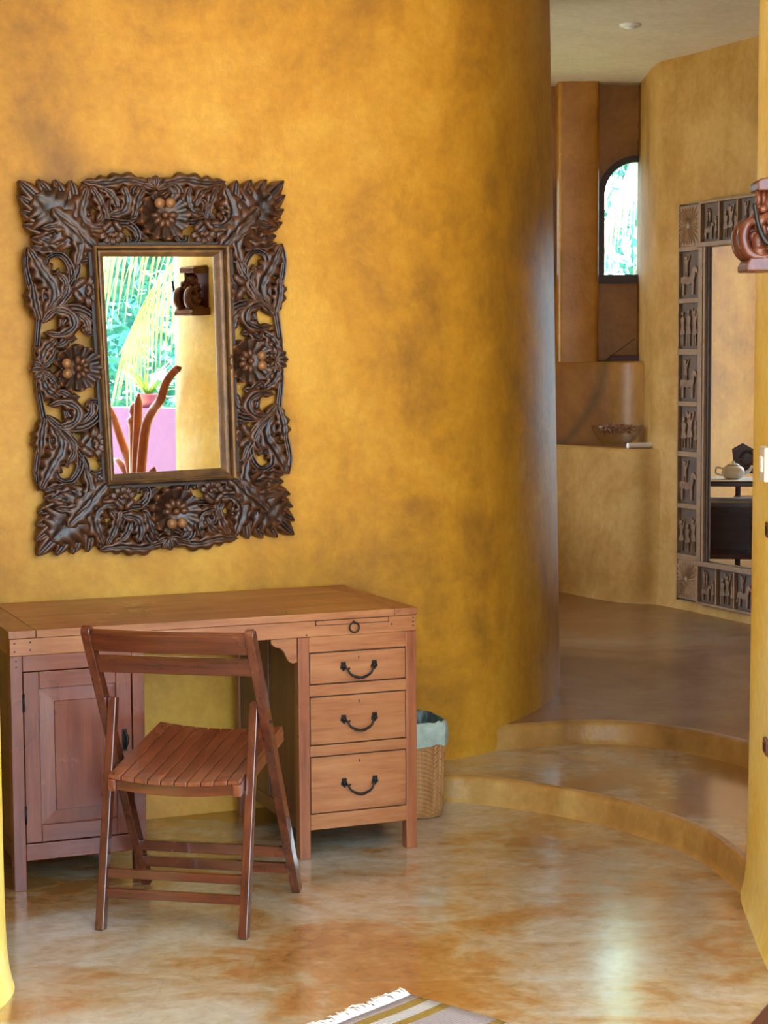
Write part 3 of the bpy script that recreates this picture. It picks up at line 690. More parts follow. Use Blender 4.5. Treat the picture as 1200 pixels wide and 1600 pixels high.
def relief(name, path, width, lobes, h0, h, kind='leaf', q=0, amp=0.30, n=None, mat='carved', sweep=0.5, blunt=0.0):
    width *= 1.22 if kind == 'leaf' else 1.35
    pts = spline([Vector(quad(p, q)) for p in path], 10)
    L = [0.0]
    for a, b in zip(pts, pts[1:]): L.append(L[-1]+(b-a).length)
    n = n or max(14, lobes*5+6); rows = []
    def at(t):
        d = t*L[-1]; i = 0
        while i < len(L)-2 and L[i+1] < d: i += 1
        k = (d-L[i])/max(1e-6, L[i+1]-L[i]); return pts[i].lerp(pts[i+1], k), (pts[i+1]-pts[i]).normalized()
    if kind == 'leaf': S = [-1, -0.8, -0.5, -0.2, 0, 0.2, 0.5, 0.8, 1]; HS = [0.10, 0.62, 1.0, 0.86, 0.50, 0.86, 1.0, 0.62, 0.10]
    else: S = [-1, -0.82, -0.55, 0, 0.55, 0.82, 1]; HS = [0.15, 1.0, 0.62, 0.42, 0.62, 1.0, 0.15]
    for i in range(n+1):
        t = i/n; c, d = at(t); nn = Vector((-d.y, d.x))
        if kind == 'leaf':
            env = (0.30+0.85*math.sin(math.pi*min(1, t*0.93+0.04))**0.75) if t < 0.55 else max(0.06, (1.14*(math.cos((t-0.55)/0.45*math.pi/2))**0.7))
            env = max(env, blunt*min(1.0, (1.02-t)*9)) if t > 0.5 else env
            ph = (t*lobes) % 1.0
            hw = width/2*env*(1-amp+amp*1.5*(1-abs(2*ph-1)**1.5)) if lobes else width/2*env
            sw = sweep*width*0.35
            bulge = 0.75+0.25*math.sin(math.pi*t)
        else:
            hw = width/2*(1.0-0.55*t) if kind == 'taper' else width/2*(0.55+0.45*math.sin(math.pi*t)); sw = 0; bulge = 1.0
        row = []
        for s, hs in zip(S, HS):
            vein = 0.22*h*(1-abs(2*((t*lobes+abs(s)*0.5) % 1.0)-1))*abs(s) if (kind == 'leaf' and lobes) else 0
            p = c+nn*hw*s+d*(sw*abs(s)*env if kind == 'leaf' else 0)
            u, v = warp(p.x, p.y)
            row.append((u, BACK-(h0+h*hs*bulge-vein), v))
        a, b = row[0], row[-1]
        rows.append([(a[0], BACK-h0*0.25, a[2])]+row+[(b[0], BACK-h0*0.25, b[2])])
    mb = MB().grid(rows); m = len(rows[0]); k0 = (len(rows)-1)*m
    mb.f += [tuple(range(m)), tuple(k0+m-1-i for i in range(m))]
    # back face
    mb.f += [(i*m, (i+1)*m, (i+1)*m+m-1, i*m+m-1) for i in range(len(rows)-1)]
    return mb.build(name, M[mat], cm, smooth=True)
def bloom(cx, cy, R, direction, q=0, h0=0.042, parent=None):
    cx, cy = quad((cx, cy), q)
    if q & 1: direction = math.pi-direction
    if q & 2: direction = -direction
    NS, rings = 78, [0.0, 0.25, 0.42, 0.55, 0.68, 0.82, 0.94, 1.0, 1.03]
    rows = []
    for r in rings:
        row = []
        for k in range(NS):
            a = 2*math.pi*k/NS; d = abs((a-direction+math.pi) % (2*math.pi)-math.pi)
            notch = 0.30*math.exp(-(d/0.20)**2)
            ru = math.cos(13*a); rr = R*r*(1-notch*r)*(1+0.045*ru*r)
            hh = h0+(0.004+0.020*max(0, (r-0.35)/0.65)**0.8)+0.0055*ru*max(0, (r-0.4)/0.6)
            if r > 1.0: hh = h0*0.2
            u, v = warp(cx+rr*math.cos(a), cy+rr*math.sin(a)); row.append((u, BACK-hh, v))
        rows.append(row)
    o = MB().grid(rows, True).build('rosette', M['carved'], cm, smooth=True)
    for k in range(6):
        a = direction+math.pi+(k-2.5)*0.62; rr = R*0.36
        u, v = warp(cx+rr*math.cos(a), cy+rr*math.sin(a)); s = R*SC
        mb = MB().ball((0, 0, 0), s*0.20, 0.013, s*0.145, 12, 8); ca, sa = math.cos(-a), math.sin(-a)
        mb.v = [(u+x*ca-z*sa, BACK-h0-0.012+y, v+x*sa+z*ca) for x, y, z in mb.v]
        mb.build('petal', M['carved'], o, smooth=True)
    u, v = warp(cx, cy); MB().ball((u, BACK-h0-0.020, v), R*SC*0.15, 0.012, R*SC*0.15, 10, 6).build('petal', M['carved'], o, smooth=True)
    for s in (-1, 1):
        a = direction+s*0.42; u, v = warp(cx+R*0.54*math.cos(a), cy+R*0.54*math.sin(a))
        MB().ball((u, BACK-h0-0.022, v), R*SC*0.215, 0.015, R*SC*0.215, 14, 10).build('berry', M['berry'], o, smooth=True)
def small_flower(cx, cy, R, direction, q=0, h0=0.026):
    cx, cy = quad((cx, cy), q)
    if q & 1: direction = math.pi-direction
    if q & 2: direction = -direction
    root = None; s = R*SC
    def lobe(dist, a, lx, lz, h, name='petal'):
        u, v = warp(cx+dist*math.cos(a), cy+dist*math.sin(a)); mb = MB().ball((0, 0, 0), lx, 0.014, lz, 14, 8)
        ca, sa = math.cos(-a), math.sin(-a); w = []
        for x, y, z in mb.v:
            g = 1.0-0.35*math.exp(-(z/(lz*0.16))**2)*(1 if y < 0 else 0)
            w.append((u+x*ca-z*sa, BACK-h+y*g, v+x*sa+z*ca))
        mb.v = w; return mb
    root = lobe(0, 0, s*0.62, s*0.62, h0*0.75).build('flower', M['carved'], cm, smooth=True)
    for k in range(5):
        a = direction+(k-2)*0.58; lobe(R*0.66, a, s*0.36, s*0.24, h0+0.002).build('petal', M['carved'], root, smooth=True)
    for k in (-1, 1):
        lobe(R*0.52, direction+math.pi+k*0.80, s*0.26, s*0.46, h0+0.010).build('petal', M['carved'], root, smooth=True)
    for k in range(3):
        lobe(R*0.25, direction+(k-1)*0.8, s*0.22, s*0.16, h0+0.010).build('petal', M['carved'], root, smooth=True)
for q in range(4):
    # corner: feathered base, then three overlaid leaves
    for (x, y), w in (((312, 84), 52), ((262, 72), 54), ((205, 70), 56), ((145, 69), 56), ((76, 74), 60), ((72, 130), 54), ((78, 186), 52), ((86, 238), 50), ((112, 292), 50)):
        relief('feather', [(300, 300), (lerp(300, x, .5), lerp(300, y, .5)), (x, y)], w, 2, 0.004, 0.026, q=q, amp=0.14, sweep=0.05, blunt=0.85)
    relief('leaf', [(345, 335), (240, 235), (128, 130)], 150, 7, 0.020, 0.020, q=q, amp=0.3)
    relief('leaf', [(345, 340), (260, 255), (185, 178)], 74, 5, 0.034, 0.018, q=q, amp=0.22)
    relief('leaf', [(262, 395), (276, 312), (228, 248), (142, 252)], 50, 5, 0.034, 0.016, q=q)
    relief('leaf', [(392, 250), (322, 248), (288, 196), (318, 98)], 58, 5, 0.028, 0.018, q=q)
    relief('leaf', [(245, 290), (190, 305), (132, 285)], 48, 4, 0.016, 0.016, q=q)
    relief('leaf', [(330, 320), (322, 335), (306, 362)], 46, 3, 0.020, 0.014, q=q)
    # top / bottom run
    relief('leaf', [(566, 92), (470, 72), (390, 84), (304, 78)], 46, 5, 0.010, 0.020, q=q)
    relief('scroll', [(566, 118), (500, 92), (478, 160), (440, 205), (400, 196), (392, 158), (420, 150)], 26, 0, 0.010, 0.024, 'taper', q=q)
    relief('leaf', [(395, 205), (448, 188), (462, 140), (448, 96)], 48, 4, 0.024, 0.018, q=q)
    relief('leaf', [(530, 100), (505, 140), (488, 205), (470, 215)], 44, 4, 0.022, 0.018, q=q)
    relief('stem', [(345, 232), (392, 226), (440, 236), (486, 230), (512, 190)], 20, 0, 0.010, 0.022, 'gouge', q=q)
    relief('scroll', [(462, 236), (492, 262), (498, 300), (470, 306), (464, 284)], 24, 0, 0.008, 0.022, 'taper', q=q)
    relief('leaf', [(378, 160), (384, 190), (392, 226)], 22, 2, 0.022, 0.012, q=q)
    small_flower(402, 268, 56, math.pi/2, q)
    relief('leaf', [(352, 240), (376, 190), (356, 130), (332, 92)], 40, 4, 0.008, 0.020, q=q)
    relief('leaf', [(430, 215), (425, 160), (400, 118), (360, 100)], 36, 4, 0.012, 0.018, q=q)
    relief('leaf', [(470, 240), (520, 285), (540, 300)], 30, 3, 0.006, 0.016, q=q)
    # side run
    relief('stem', [(96, 322), (84, 380), (98, 470), (124, 560), (116, 650), (108, 720), (112, 772)], 18, 0, 0.006, 0.022, 'gouge', q=q)
    relief('leaf', [(150, 575), (182, 490), (140, 410), (96, 322)], 66, 6, 0.014, 0.022, q=q)
    relief('leaf', [(128, 598), (112, 535), (104, 452)], 48, 4, 0.010, 0.024, q=q)
    relief('leaf', [(178, 556), (218, 500), (222, 452), (196, 420)], 40, 3, 0.020, 0.018, q=q)
    relief('scroll', [(176, 556), (238, 486), (246, 408), (212, 352), (164, 364), (160, 408), (192, 416)], 26, 0, 0.012, 0.026, 'taper', q=q)
    relief('stem', [(264, 356), (272, 404), (244, 460), (196, 528), (148, 574)], 18, 0, 0.018, 0.024, 'gouge', q=q)
    relief('scroll', [(240, 432), (270, 386), (316, 374), (338, 404), (320, 424)], 26, 0, 0.012, 0.022, 'taper', q=q)
    small_flower(292, 488, 66, 0.15, q)
    relief('leaf', [(160, 560), (150, 500), (196, 440), (206, 400)], 34, 4, 0.006, 0.018, q=q)
    relief('leaf', [(330, 540), (270, 545), (210, 600), (215, 650)], 34, 4, 0.004, 0.018, q=q)
    relief('leaf', [(150, 660), (190, 690), (230, 668), (262, 670)], 34, 3, 0.006, 0.018, q=q)
    relief('leaf', [(236, 346), (210, 330), (150, 330), (110, 318)], 36, 4, 0.006, 0.018, q=q)
    relief('leaf', [(132, 606), (176, 562), (232, 574), (246, 622), (196, 652), (140, 642)], 44, 5, 0.018, 0.020, q=q)
    relief('scroll', [(190, 560), (262, 556), (318, 590), (330, 640), (296, 652), (282, 622)], 30, 0, 0.012, 0.024, 'taper', q=q)
    relief('leaf', [(262, 575), (292, 606), (300, 650)], 38, 3, 0.022, 0.016, q=q)
    relief('leaf', [(116, 768), (138, 706), (182, 668)], 52, 4, 0.014, 0.022, q=q)
    relief('leaf', [(122, 776), (165, 738), (178, 700)], 34, 3, 0.022, 0.016, q=q)
    relief('leaf', [(318, 660), (332, 640), (330, 560)], 26, 3, 0.006, 0.016, q=q)
bloom(592, 208, 92, -math.pi/2); bloom(592, 208, 92, -math.pi/2, q=2)
bloom(246, 780, 86, math.pi); bloom(246, 780, 86, math.pi, q=1)
for cx, cy, dr in ((575, 62, -90), (575, 62+H_, 90), (62+44, 780, 180), (62+W_-44, 780, 0)):       # palmettes at mid sides
    for k in range(5):
        a = math.radians(dr+(k-2)*34); bx, by = cx-62, cy-62
        if abs(dr) == 90: sx, sy = bx, by+(46 if dr < 0 else -46)
        else: sx, sy = bx+(30 if dr == 180 else -30)*1.0, by
        ex, ey = sx+54*math.cos(a), sy+54*math.sin(a)
        relief('palmette_lobe', [(sx+62, sy+62), ((sx+ex)/2+62, (sy+ey)/2+62), (ex+62, ey+62)], 24, 0, 0.020, 0.016)
# moulding: four mitred sides
mo = [(345, 320), (858, 318), (886, 1199), (400, 1222)]; mi_ = [(386, 362), (800, 362), (828, 1155), (429, 1178)]
mo = [mloc(x/2.4, 250+y/2.4) for x, y in mo]; mi_ = [mloc(x/2.4, 250+y/2.4) for x, y in mi_]
mprof = [(0.0, 0.030), (0.0, -0.012), (0.07, -0.019), (0.16, -0.022), (0.27, -0.019), (0.33, -0.008), (0.40, -0.004), (0.46, -0.010), (0.60, -0.011), (0.72, -0.008), (0.86, -0.001), (1.0, 0.002), (1.0, 0.008)]
for i in range(4):
    j = (i+1) % 4; rows = []
    NB = 60
    for k in range(NB+1):
        r = []
        for t, y in mprof:
            a = (lerp(mo[i][0], mi_[i][0], t), lerp(mo[i][1], mi_[i][1], t)); b = (lerp(mo[j][0], mi_[j][0], t), lerp(mo[j][1], mi_[j][1], t))
            rib = 0.0008*(k % 2) if (0.1 < t < 0.3 or 0.5 < t < 0.9) else 0
            r.append((lerp(a[0], b[0], k/NB), y-rib, lerp(a[1], b[1], k/NB)))
        rows.append(r)
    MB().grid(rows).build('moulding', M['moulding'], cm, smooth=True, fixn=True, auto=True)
gx = [(lerp(mi_[k][0], mo[k][0], 0.1), lerp(mi_[k][1], mo[k][1], 0.1)) for k in range(4)]
MB().add([(a, 0.0045, b) for a, b in gx], [(3, 2, 1, 0)]).build('mirror_glass', M['mirror'], cm)
bx_ = [(lerp(mo[k][0], mi_[k][0], -0.30), lerp(mo[k][1], mi_[k][1], -0.25)) for k in range(4)]
MB().prism(bx_, 0.010, 0.045, lambda a, b, t: (a, t, b)).build('backboard', M['frame_dark'], cm)

# ------------------------------------------------------------------ tall carved mirror in the hall
TE = Vector((0.402, -0.9156, 0)); TN = Vector((-0.9156, -0.402, 0)); TA = on_y(1062, 940, 9.98)
tm = thing('tall_mirror', 'tall hall mirror framed with carved wooden panels of riders and figures', 'mirror', (TA.x, TA.y, Z2), math.atan2(TE.y, TE.x))
def tloc(px, py):
    P = on_plane(px, py, TA, TN); return ((P-TA).dot(TE), P.z-Z2)
ucol = [tloc(x, 600)[0] for x in (1062.5, 1066, 1096, 1099, 1111)]
zrow = [tloc(1080, y)[1] for y in (940, 876, 866, 795, 787, 714, 705, 635, 627, 555, 545, 474, 466, 393, 385, 318)]
TW = 1.08; TH_ = zrow[-1]; colw = ucol[2]; FT = 0.036
def tbox(name, u0, u1, z0, z1, y0, y1, mat='panel_wood', parent=None, bevel=0.002): return MB().box(u0, u1, y0, y1, z0, z1).build(name, M[mat], parent or tm, bevel=bevel)
tbox('backboard', 0.0, TW, zrow[0], TH_, 0.0, 0.012, 'panel_dark', bevel=0)
MB().add([(ucol[3], -0.010, zrow[1]), (TW-ucol[3], -0.010, zrow[1]), (TW-ucol[3], -0.010, zrow[14]), (ucol[3], -0.010, zrow[14])], [(0, 1, 2, 3)]).build('mirror_glass', M['mirror'], tm)
def figure(panel, u0, u1, z0, z1, kind):
    W, Hh = u1-u0, z1-z0; mb_list = []
    def shape(poly, t=0.011, name='figure'):
        MB().prism([(u0+a*W, z0+b*Hh) for a, b in poly], -0.006, -0.006-t, lambda a, b, y: (a, y, b)).build(name, M['panel_wood'], panel, bevel=0.0015)
    def disc(a, b, r, n=10): return [(a+r*math.cos(2*math.pi*k/n), b+r*W/Hh*math.sin(2*math.pi*k/n)) for k in range(n)]
    def person(a, b0, h, w=0.11, arms=1, skirt=True):
        P = [(a-w*0.55, b0), (a-w*0.35, b0), (a-w*0.30, b0+h*0.30), (a+w*0.05, b0+h*0.30), (a+w*0.1, b0), (a+w*0.35, b0), (a+w*0.42, b0+h*0.32),
             (a+w*(0.95 if skirt else 0.5), b0+h*0.33), (a+w*0.40, b0+h*0.55), (a+w*0.75, b0+h*0.76), (a+w*0.2, b0+h*0.80), (a+w*0.2, b0+h*0.84),
             (a-w*0.2, b0+h*0.84), (a-w*0.2, b0+h*0.80), (a-w*0.75, b0+h*0.76), (a-w*0.40, b0+h*0.55), (a-w*(0.95 if skirt else 0.5), b0+h*0.33), (a-w*0.5, b0+h*0.30)]
        shape(P); shape(disc(a, b0+h*0.90, w*0.42), 0.013, 'head')
        if arms == 2:
            shape([(a-w*0.7, b0+h*0.72), (a-w*1.2, b0+h*1.0), (a-w*0.95, b0+h*1.02), (a-w*0.4, b0+h*0.78)], 0.009, 'arm')
            shape([(a+w*0.7, b0+h*0.72), (a+w*1.2, b0+h*1.0), (a+w*0.95, b0+h*1.02), (a+w*0.4, b0+h*0.78)], 0.009, 'arm')
    def horse(a, b0, s):
        body = [(-.34, .46), (-.36, .62), (-.20, .66), (0, .62), (.14, .66), (.20, .90), (.30, .99), (.40, .92), (.46, .76), (.38, .74), (.33, .80), (.30, .60), (.26, .46), (.25, .02), (.17, .02), (.15, .40), (.0, .36), (-.18, .40), (-.20, .02), (-.29, .02), (-.29, .40)]
        shape([(a+x*s, b0+y*s*0.62) for x, y in body]); shape([(a+x*s, b0+y*s*0.62) for x, y in ((-.36, .60), (-.44, .2), (-.38, .18), (-.32, .5))], 0.009, 'tail')
    if kind == 'rider': horse(0.47, 0.06, 1.02); person(0.38, 0.42, 0.50, 0.12, 2, False)
    if kind == 'two_riders': horse(0.36, 0.06, 0.72); person(0.26, 0.40, 0.48, 0.07, 2, False); person(0.42, 0.40, 0.46, 0.07, 1, False); person(0.80, 0.06, 0.62, 0.09)
    if kind == 'three': person(0.20, 0.06, 0.80, 0.13); person(0.50, 0.06, 0.84, 0.13); person(0.80, 0.06, 0.82, 0.13, 2)
    if kind == 'women': person(0.30, 0.06, 0.72, 0.16); person(0.60, 0.06, 0.82, 0.16, 2); person(0.88, 0.06, 0.66, 0.09)
    if kind == 'raised': person(0.22, 0.06, 0.70, 0.13, 2); person(0.52, 0.06, 0.62, 0.13); person(0.82, 0.06, 0.76, 0.12, 2)
def sunburst(u0, u1, z0, z1):
    p = tbox('corner_panel', u0, u1, z0, z1, -0.020, 0.0)
    cx, cz, rx, rz = (u0+u1)/2, (z0+z1)/2, (u1-u0)/2*0.96, (z1-z0)/2*0.96
    for k in range(24):
        a = 2*math.pi*(k+0.3)/24; ca, sa = math.cos(a), math.sin(a); m_ = 1/max(abs(ca), abs(sa))
        tip = Vector((cx+rx*ca*m_*0.97, -0.022, cz+rz*sa*m_*0.97)); b0 = Vector((cx+rx*0.24*ca, -0.024, cz+rz*0.24*sa)); wn = Vector((-sa*rx, 0, ca*rz))*0.075
        md = b0.lerp(tip, 0.72)
        MB().add([b0-wn*0.35, b0+wn*0.35, md+wn, tip, md-wn, b0.lerp(tip, .1)+Vector((0, -.006, 0)), md+Vector((0, -0.007, 0)), b0-wn*.35+Vector((0, .004, 0)), b0+wn*.35+Vector((0, .004, 0)), md+wn+Vector((0, .004, 0)), tip+Vector((0, .004, 0)), md-wn+Vector((0, .004, 0))],
                 [(0, 5, 6, 4), (5, 1, 2, 6), (6, 2, 3), (4, 6, 3), (0, 1, 5), (0, 4, 11, 7), (4, 3, 10, 11), (3, 2, 9, 10), (2, 1, 8, 9), (7, 11, 10, 9, 8)]).build('sun_ray', M['panel_wood'], p)
    MB().ball((cx, -0.020, cz), rx*0.22, 0.010, rz*0.22, 12, 6).build('sun_disc', M['panel_wood'], p, smooth=True)
kinds = ['raised', 'rider', 'women', 'rider', 'three', 'rider']
def panel_col(u0, u1, i0, flip=False):
    for k in range(6):
        z0, z1 = zrow[2+2*k], zrow[3+2*k]
        p = tbox('panel', u0+0.004, u1-0.004, z0, z1, -0.006, 0.0, 'panel_back', bevel=0)
        figure(p, u0+0.006, u1-0.006, z0, z1, kinds[(k+i0) % 6])
    for k in range(7):
        z0, z1 = zrow[1+2*k], zrow[2+2*k]; tbox('cross_rail', u0+0.004, u1-0.004, z0+0.001, z1-0.001, -0.024, 0.0)
for u0, u1, i0 in ((ucol[0], ucol[2], 0), (TW-ucol[2], TW-ucol[0], 2)):
    panel_col(u0, u1, i0)
    sunburst(u0+0.006, u1-0.004, zrow[0]+0.012, zrow[1]); sunburst(u0+0.006, u1-0.004, zrow[14], TH_-0.012)
for u0, u1 in ((0.0, ucol[1]), (ucol[2]-0.001, ucol[3]), (TW-ucol[3], TW-ucol[2]), (TW-ucol[1], TW)): tbox('edge_rail', u0, u1, zrow[0], TH_, -0.026, 0.0)
for side in (0, 1):
    for k, (f0, f1, dep, mt) in enumerate(((0.0, 0.36, -0.030, 'panel_wood'), (0.37, 0.52, -0.020, 'panel_dark'), (0.53, 0.78, -0.034, 'panel_wood'), (0.79, 1.0, -0.018, 'panel_dark'))):
        ua, ub = lerp(ucol[3], ucol[4], f0)+0.0005, lerp(ucol[3], ucol[4], f1)
        if side: ua, ub = TW-ub, TW-ua
        tbox('inner_moulding', ua, ub, zrow[1], zrow[14], dep, -0.008, mt, bevel=0.003)
for z0, z1, i in ((zrow[0], zrow[1], 0), (zrow[14], TH_, 1)):
    n_ = 4; a0, a1 = ucol[3], TW-ucol[3]; w_ = (a1-a0)/n_
    for k in range(n_):
        p = tbox('panel', a0+k*w_+0.006, a0+(k+1)*w_-0.006, z0+0.014, z1-0.014, -0.006, 0.0, 'panel_back', bevel=0)
        figure(p, a0+k*w_+0.008, a0+(k+1)*w_-0.008, z0+0.014, z1-0.014, ['two_riders', 'women', 'rider', 'three'][k])
        if k: tbox('divider', a0+k*w_-0.006, a0+k*w_+0.006, z0+0.0135, z1-0.0135, -0.024, 0.0)
    tbox('edge_rail', a0, a1, z0, z0+0.013, -0.026, 0.0); tbox('edge_rail', a0, a1, z1-0.013, z1, -0.026, 0.0)
    zz = z1 if i == 0 else z0
    tbox('shelf_moulding', a0-0.010, a1+0.010, zz-0.014, zz+0.012, -0.046, -0.0265, bevel=0.004)
# ------------------------------------------------------------------ on the right wall end
st = thing('carved_bracket_figure', 'glossy red-brown carved wooden figure on a scrolled bracket', 'carving', tuple(on_y(1230, 424, 4.5)))
SO = Vector(st.location)
def sp(px, py, dy=0.0): return on_y(px, py, 4.5)+Vector((0, dy, 0))-SO
def sprism(name, pts, d0, d1, bev=0.004, mat='statue', parent=None):
    n = len(pts); a = [sp(x, y, d0) for x, y in pts]; b = [sp(x, y, d1) for x, y in pts]
    return MB().add(a+b, [tuple(range(n)), tuple(range(2*n-1, n-1, -1))]+[(i, n+i, n+(i+1) % n, (i+1) % n) for i in range(n)]).build(name, M[mat], parent or st, bevel=bev)
sprism('plinth', [(1160, 425), (1160, 416), (1166, 404), (1236, 400), (1236, 422), (1200, 425)], -0.055, 0.065)
sp_pts = [(1192, 404), (1176, 402), (1162, 392), (1157, 374), (1161, 356), (1172, 348), (1184, 352), (1189, 366), (1184, 379), (1175, 380), (1171, 371), (1176, 365)]
for d in (-0.03, 0.04):
    P = spline([sp(x, y, d) for x, y in sp_pts], 6); n = len(P)
    MB().tube(P, [0.017*(1-0.55*i/n) for i in range(n)], 10, flat=1.5, up=(0, 1, 0)).build('volute', M['statue'], st, smooth=True)
sprism('volute_web', [(1190, 402), (1170, 396), (1163, 376), (1170, 358), (1182, 358), (1196, 380)], -0.030, 0.035)
P = spline([sp(1204, 404), sp(1202, 385), sp(1200, 362), sp(1204, 345), sp(1205, 330)], 6)
MB().tube(P, [lerp(0.052, 0.030, i/(len(P)-1))*(1+0.12*math.sin(i*1.1)) for i in range(len(P))], 14).build('body', M['statue'], st, smooth=True)
for dx, d in ((-12, -0.035), (-8, 0.04)):
    P = spline([sp(1204, 385, d*.6), sp(1186+dx*.3, 374, d), sp(1184+dx*.3, 392, d*1.1), sp(1190+dx*.3, 402, d*1.1)], 5)
    MB().tube(P, [0.020, 0.019, 0.018, 0.017, 0.016]*3+[0.014], 10).build('folded_leg', M['statue'], st, smooth=True) if len(P) == 16 else None
    P = spline([sp(1204, 336, d*.7), sp(1190+dx*.4, 345, d*1.2), sp(1184+dx*.3, 358, d*1.2), sp(1192, 366, d)], 5)
    MB().tube(P, [lerp(0.014, 0.009, i/15) for i in range(16)], 8).build('arm', M['statue'], st, smooth=True)
hd = sp(1203, 320); hb = MB().ball(hd, 0.026, 0.026, 0.032, 14, 10); hb.ball(hd+Vector((-0.025, 0, -0.002)), 0.007, 0.006, 0.009, 8, 6)
for s in (-1, 1): hb.ball(hd+Vector((-0.020, 0.010*s, 0.005)), 0.005, 0.005, 0.004, 8, 6); hb.ball(hd+Vector((0.002, 0.027*s, 0)), 0.007, 0.004, 0.011, 8, 6)
hb.build('head', M['statue'], st, smooth=True)
for x in (1183, 1191, 1199, 1207): MB().tube([sp(x, 328, -0.01), sp(x+1, 312, -0.012), sp(x, 298, -0.012)], [0.007, 0.006, 0.007], 8).build('headdress_lock', M['statue'], st, smooth=True)
sprism('crown', [(1179, 300), (1178, 286), (1184, 281), (1236, 274), (1236, 298), (1200, 300)], -0.045, 0.05)
rnd = random.Random(2)
for k in range(16):
    x, y = rnd.uniform(1178, 1196), rnd.uniform(322, 348)
    MB().ball(sp(x, y, rnd.uniform(-.04, .0)), 0.009, 0.009, 0.009, 8, 6).build('carved_knob', M['statue'], st, smooth=True)
sprism('back_plate', [(1232, 280), (1232, 422), (1246, 422), (1246, 280)], -0.05, 0.055)
P = spline([sp(x, y, -0.075) for x, y in ((1169, 322), (1172, 342), (1177, 362), (1184, 377), (1191, 383), (1199, 378), (1204, 362), (1214, 350), (1230, 346))], 6)
MB().tube(P, [0.0045+0.003*math.sin(math.pi*i/(len(P)-1)) for i in range(len(P))], 8).build('hook', M['iron'], st, smooth=True)
def on_pillar(y):   # face of the right wall end at this depth (x, tangent angle)
    return 0.990+(y-4.80)*0.085
def pl_box(name, y0, y1, z0, z1, th, mat, parent, bev=0.004):
    P = []
    for z in (z0, z1):
        for y, o in ((y0, -th), (y1, -th), (y1, 0.01), (y0, 0.01)): P.append((on_pillar(y)+o, y, z))
    return MB().hexa(P).build(name, M[mat], parent, bevel=bev)
zc = on_y(1195, 725, 4.81).z
swt = thing('light_switch', 'white plastic light switch plate on the yellow wall end', 'switch', (0, 0, 0))
pl_box('plate', 4.755, 4.865, zc-0.045, zc+0.045, 0.010, 'plastic', swt)
pl_box('rocker', 4.785, 4.805, zc-0.02, zc+0.02, 0.014, 'plastic', swt, 0.002); pl_box('rocker', 4.815, 4.835, zc-0.02, zc+0.02, 0.014, 'plastic', swt, 0.002)
for py, lb in ((826, 'small brown socket just below the light switch'), (1161, 'small brown socket low on the yellow wall end')):
    z = on_y(1198, py, 4.77).z; so = thing('wall_socket', lb, 'socket', group='sockets on the wall end'); pl_box('plate', 4.69, 4.762, z-0.02, z+0.02, 0.006, 'brown_plastic', so); pl_box('insert', 4.71, 4.745, z-0.010, z+0.010, 0.008, 'dark_gap', so, 0.001)

# ------------------------------------------------------------------ on the counter and ledge
bc = Vector((1.333, 10.60, CT)); bowl = thing('glass_bowl', 'clear glass bowl on the plaster counter', 'bowl', tuple(bc))
pr = [(0.045, 0.0), (0.050, 0.004), (0.070, 0.012), (0.105, 0.038), (0.132, 0.075), (0.146, 0.112), (0.148, 0.116), (0.145, 0.117), (0.141, 0.110), (0.127, 0.076), (0.101, 0.042), (0.066, 0.017), (0.02, 0.010)]
MB().lathe(pr, 40).build('bowl_wall', M['bowl'], bowl, smooth=True)
MB().tube([(0.1465*math.cos(a), 0.1465*math.sin(a), 0.117) for a in [2*math.pi*k/40 for k in range(41)]], 0.0025, 6, caps=False).build('rim', M['bowl'], bowl, smooth=True)
pp = MB(); rnd = random.Random(9)
for k in range(260):
    r = 0.104*math.sqrt(rnd.random()); a = rnd.uniform(0, 6.283); top = 0.105+0.018*(1-(r/0.12)**2); lo = 0.028+0.35*max(0, r-0.06)*1.6
    z = rnd.uniform(max(lo, 0.075), top)
    if k % 3 == 0: z = top
    c = Vector((r*math.cos(a), r*math.sin(a), z)); u = Vector((rnd.gauss(0, 1), rnd.gauss(0, 1), rnd.gauss(0, .5))).normalized(); v = u.orthogonal().normalized(); w2 = u.cross(v); s = rnd.uniform(0.008, 0.015)
    pp.add([c-u*s, c-v*s*.6+w2*.003, c+u*s, c+v*s*.6+w2*.003, c-w2*.004], [(0, 1, 2, 3), (0, 4, 1), (1, 4, 2), (2, 4, 3), (3, 4, 0)])
o = pp.build('dried_petals', M['potpourri']); o.location = bc; tag(o, 'brown and beige dried petals heaped in the glass bowl', 'petals', None, 'stuff')
a, b = on_z(987, 699, CT+0.015), on_z(1031, 695.5, CT+0.015)
b = Vector((b.x, a.y+0.06, CT+0.0165)); a.z = CT+0.0165; a.y = max(a.y, 10.30); b.y = a.y+0.07
rp = thing('paper_roll', 'white rolled paper lying beside the glass bowl', 'paper roll', (0, 0, 0))
MB().tube([a, a.lerp(b, .5), b], 0.0155, 16).build('outer_sheet', M['paper'], rp, smooth=True, auto=True)
d = (b-a).normalized(); MB().tube([a-d*0.002, a-d*0.001], 0.0125, 16).build('rolled_end', M['plastic'], rp)
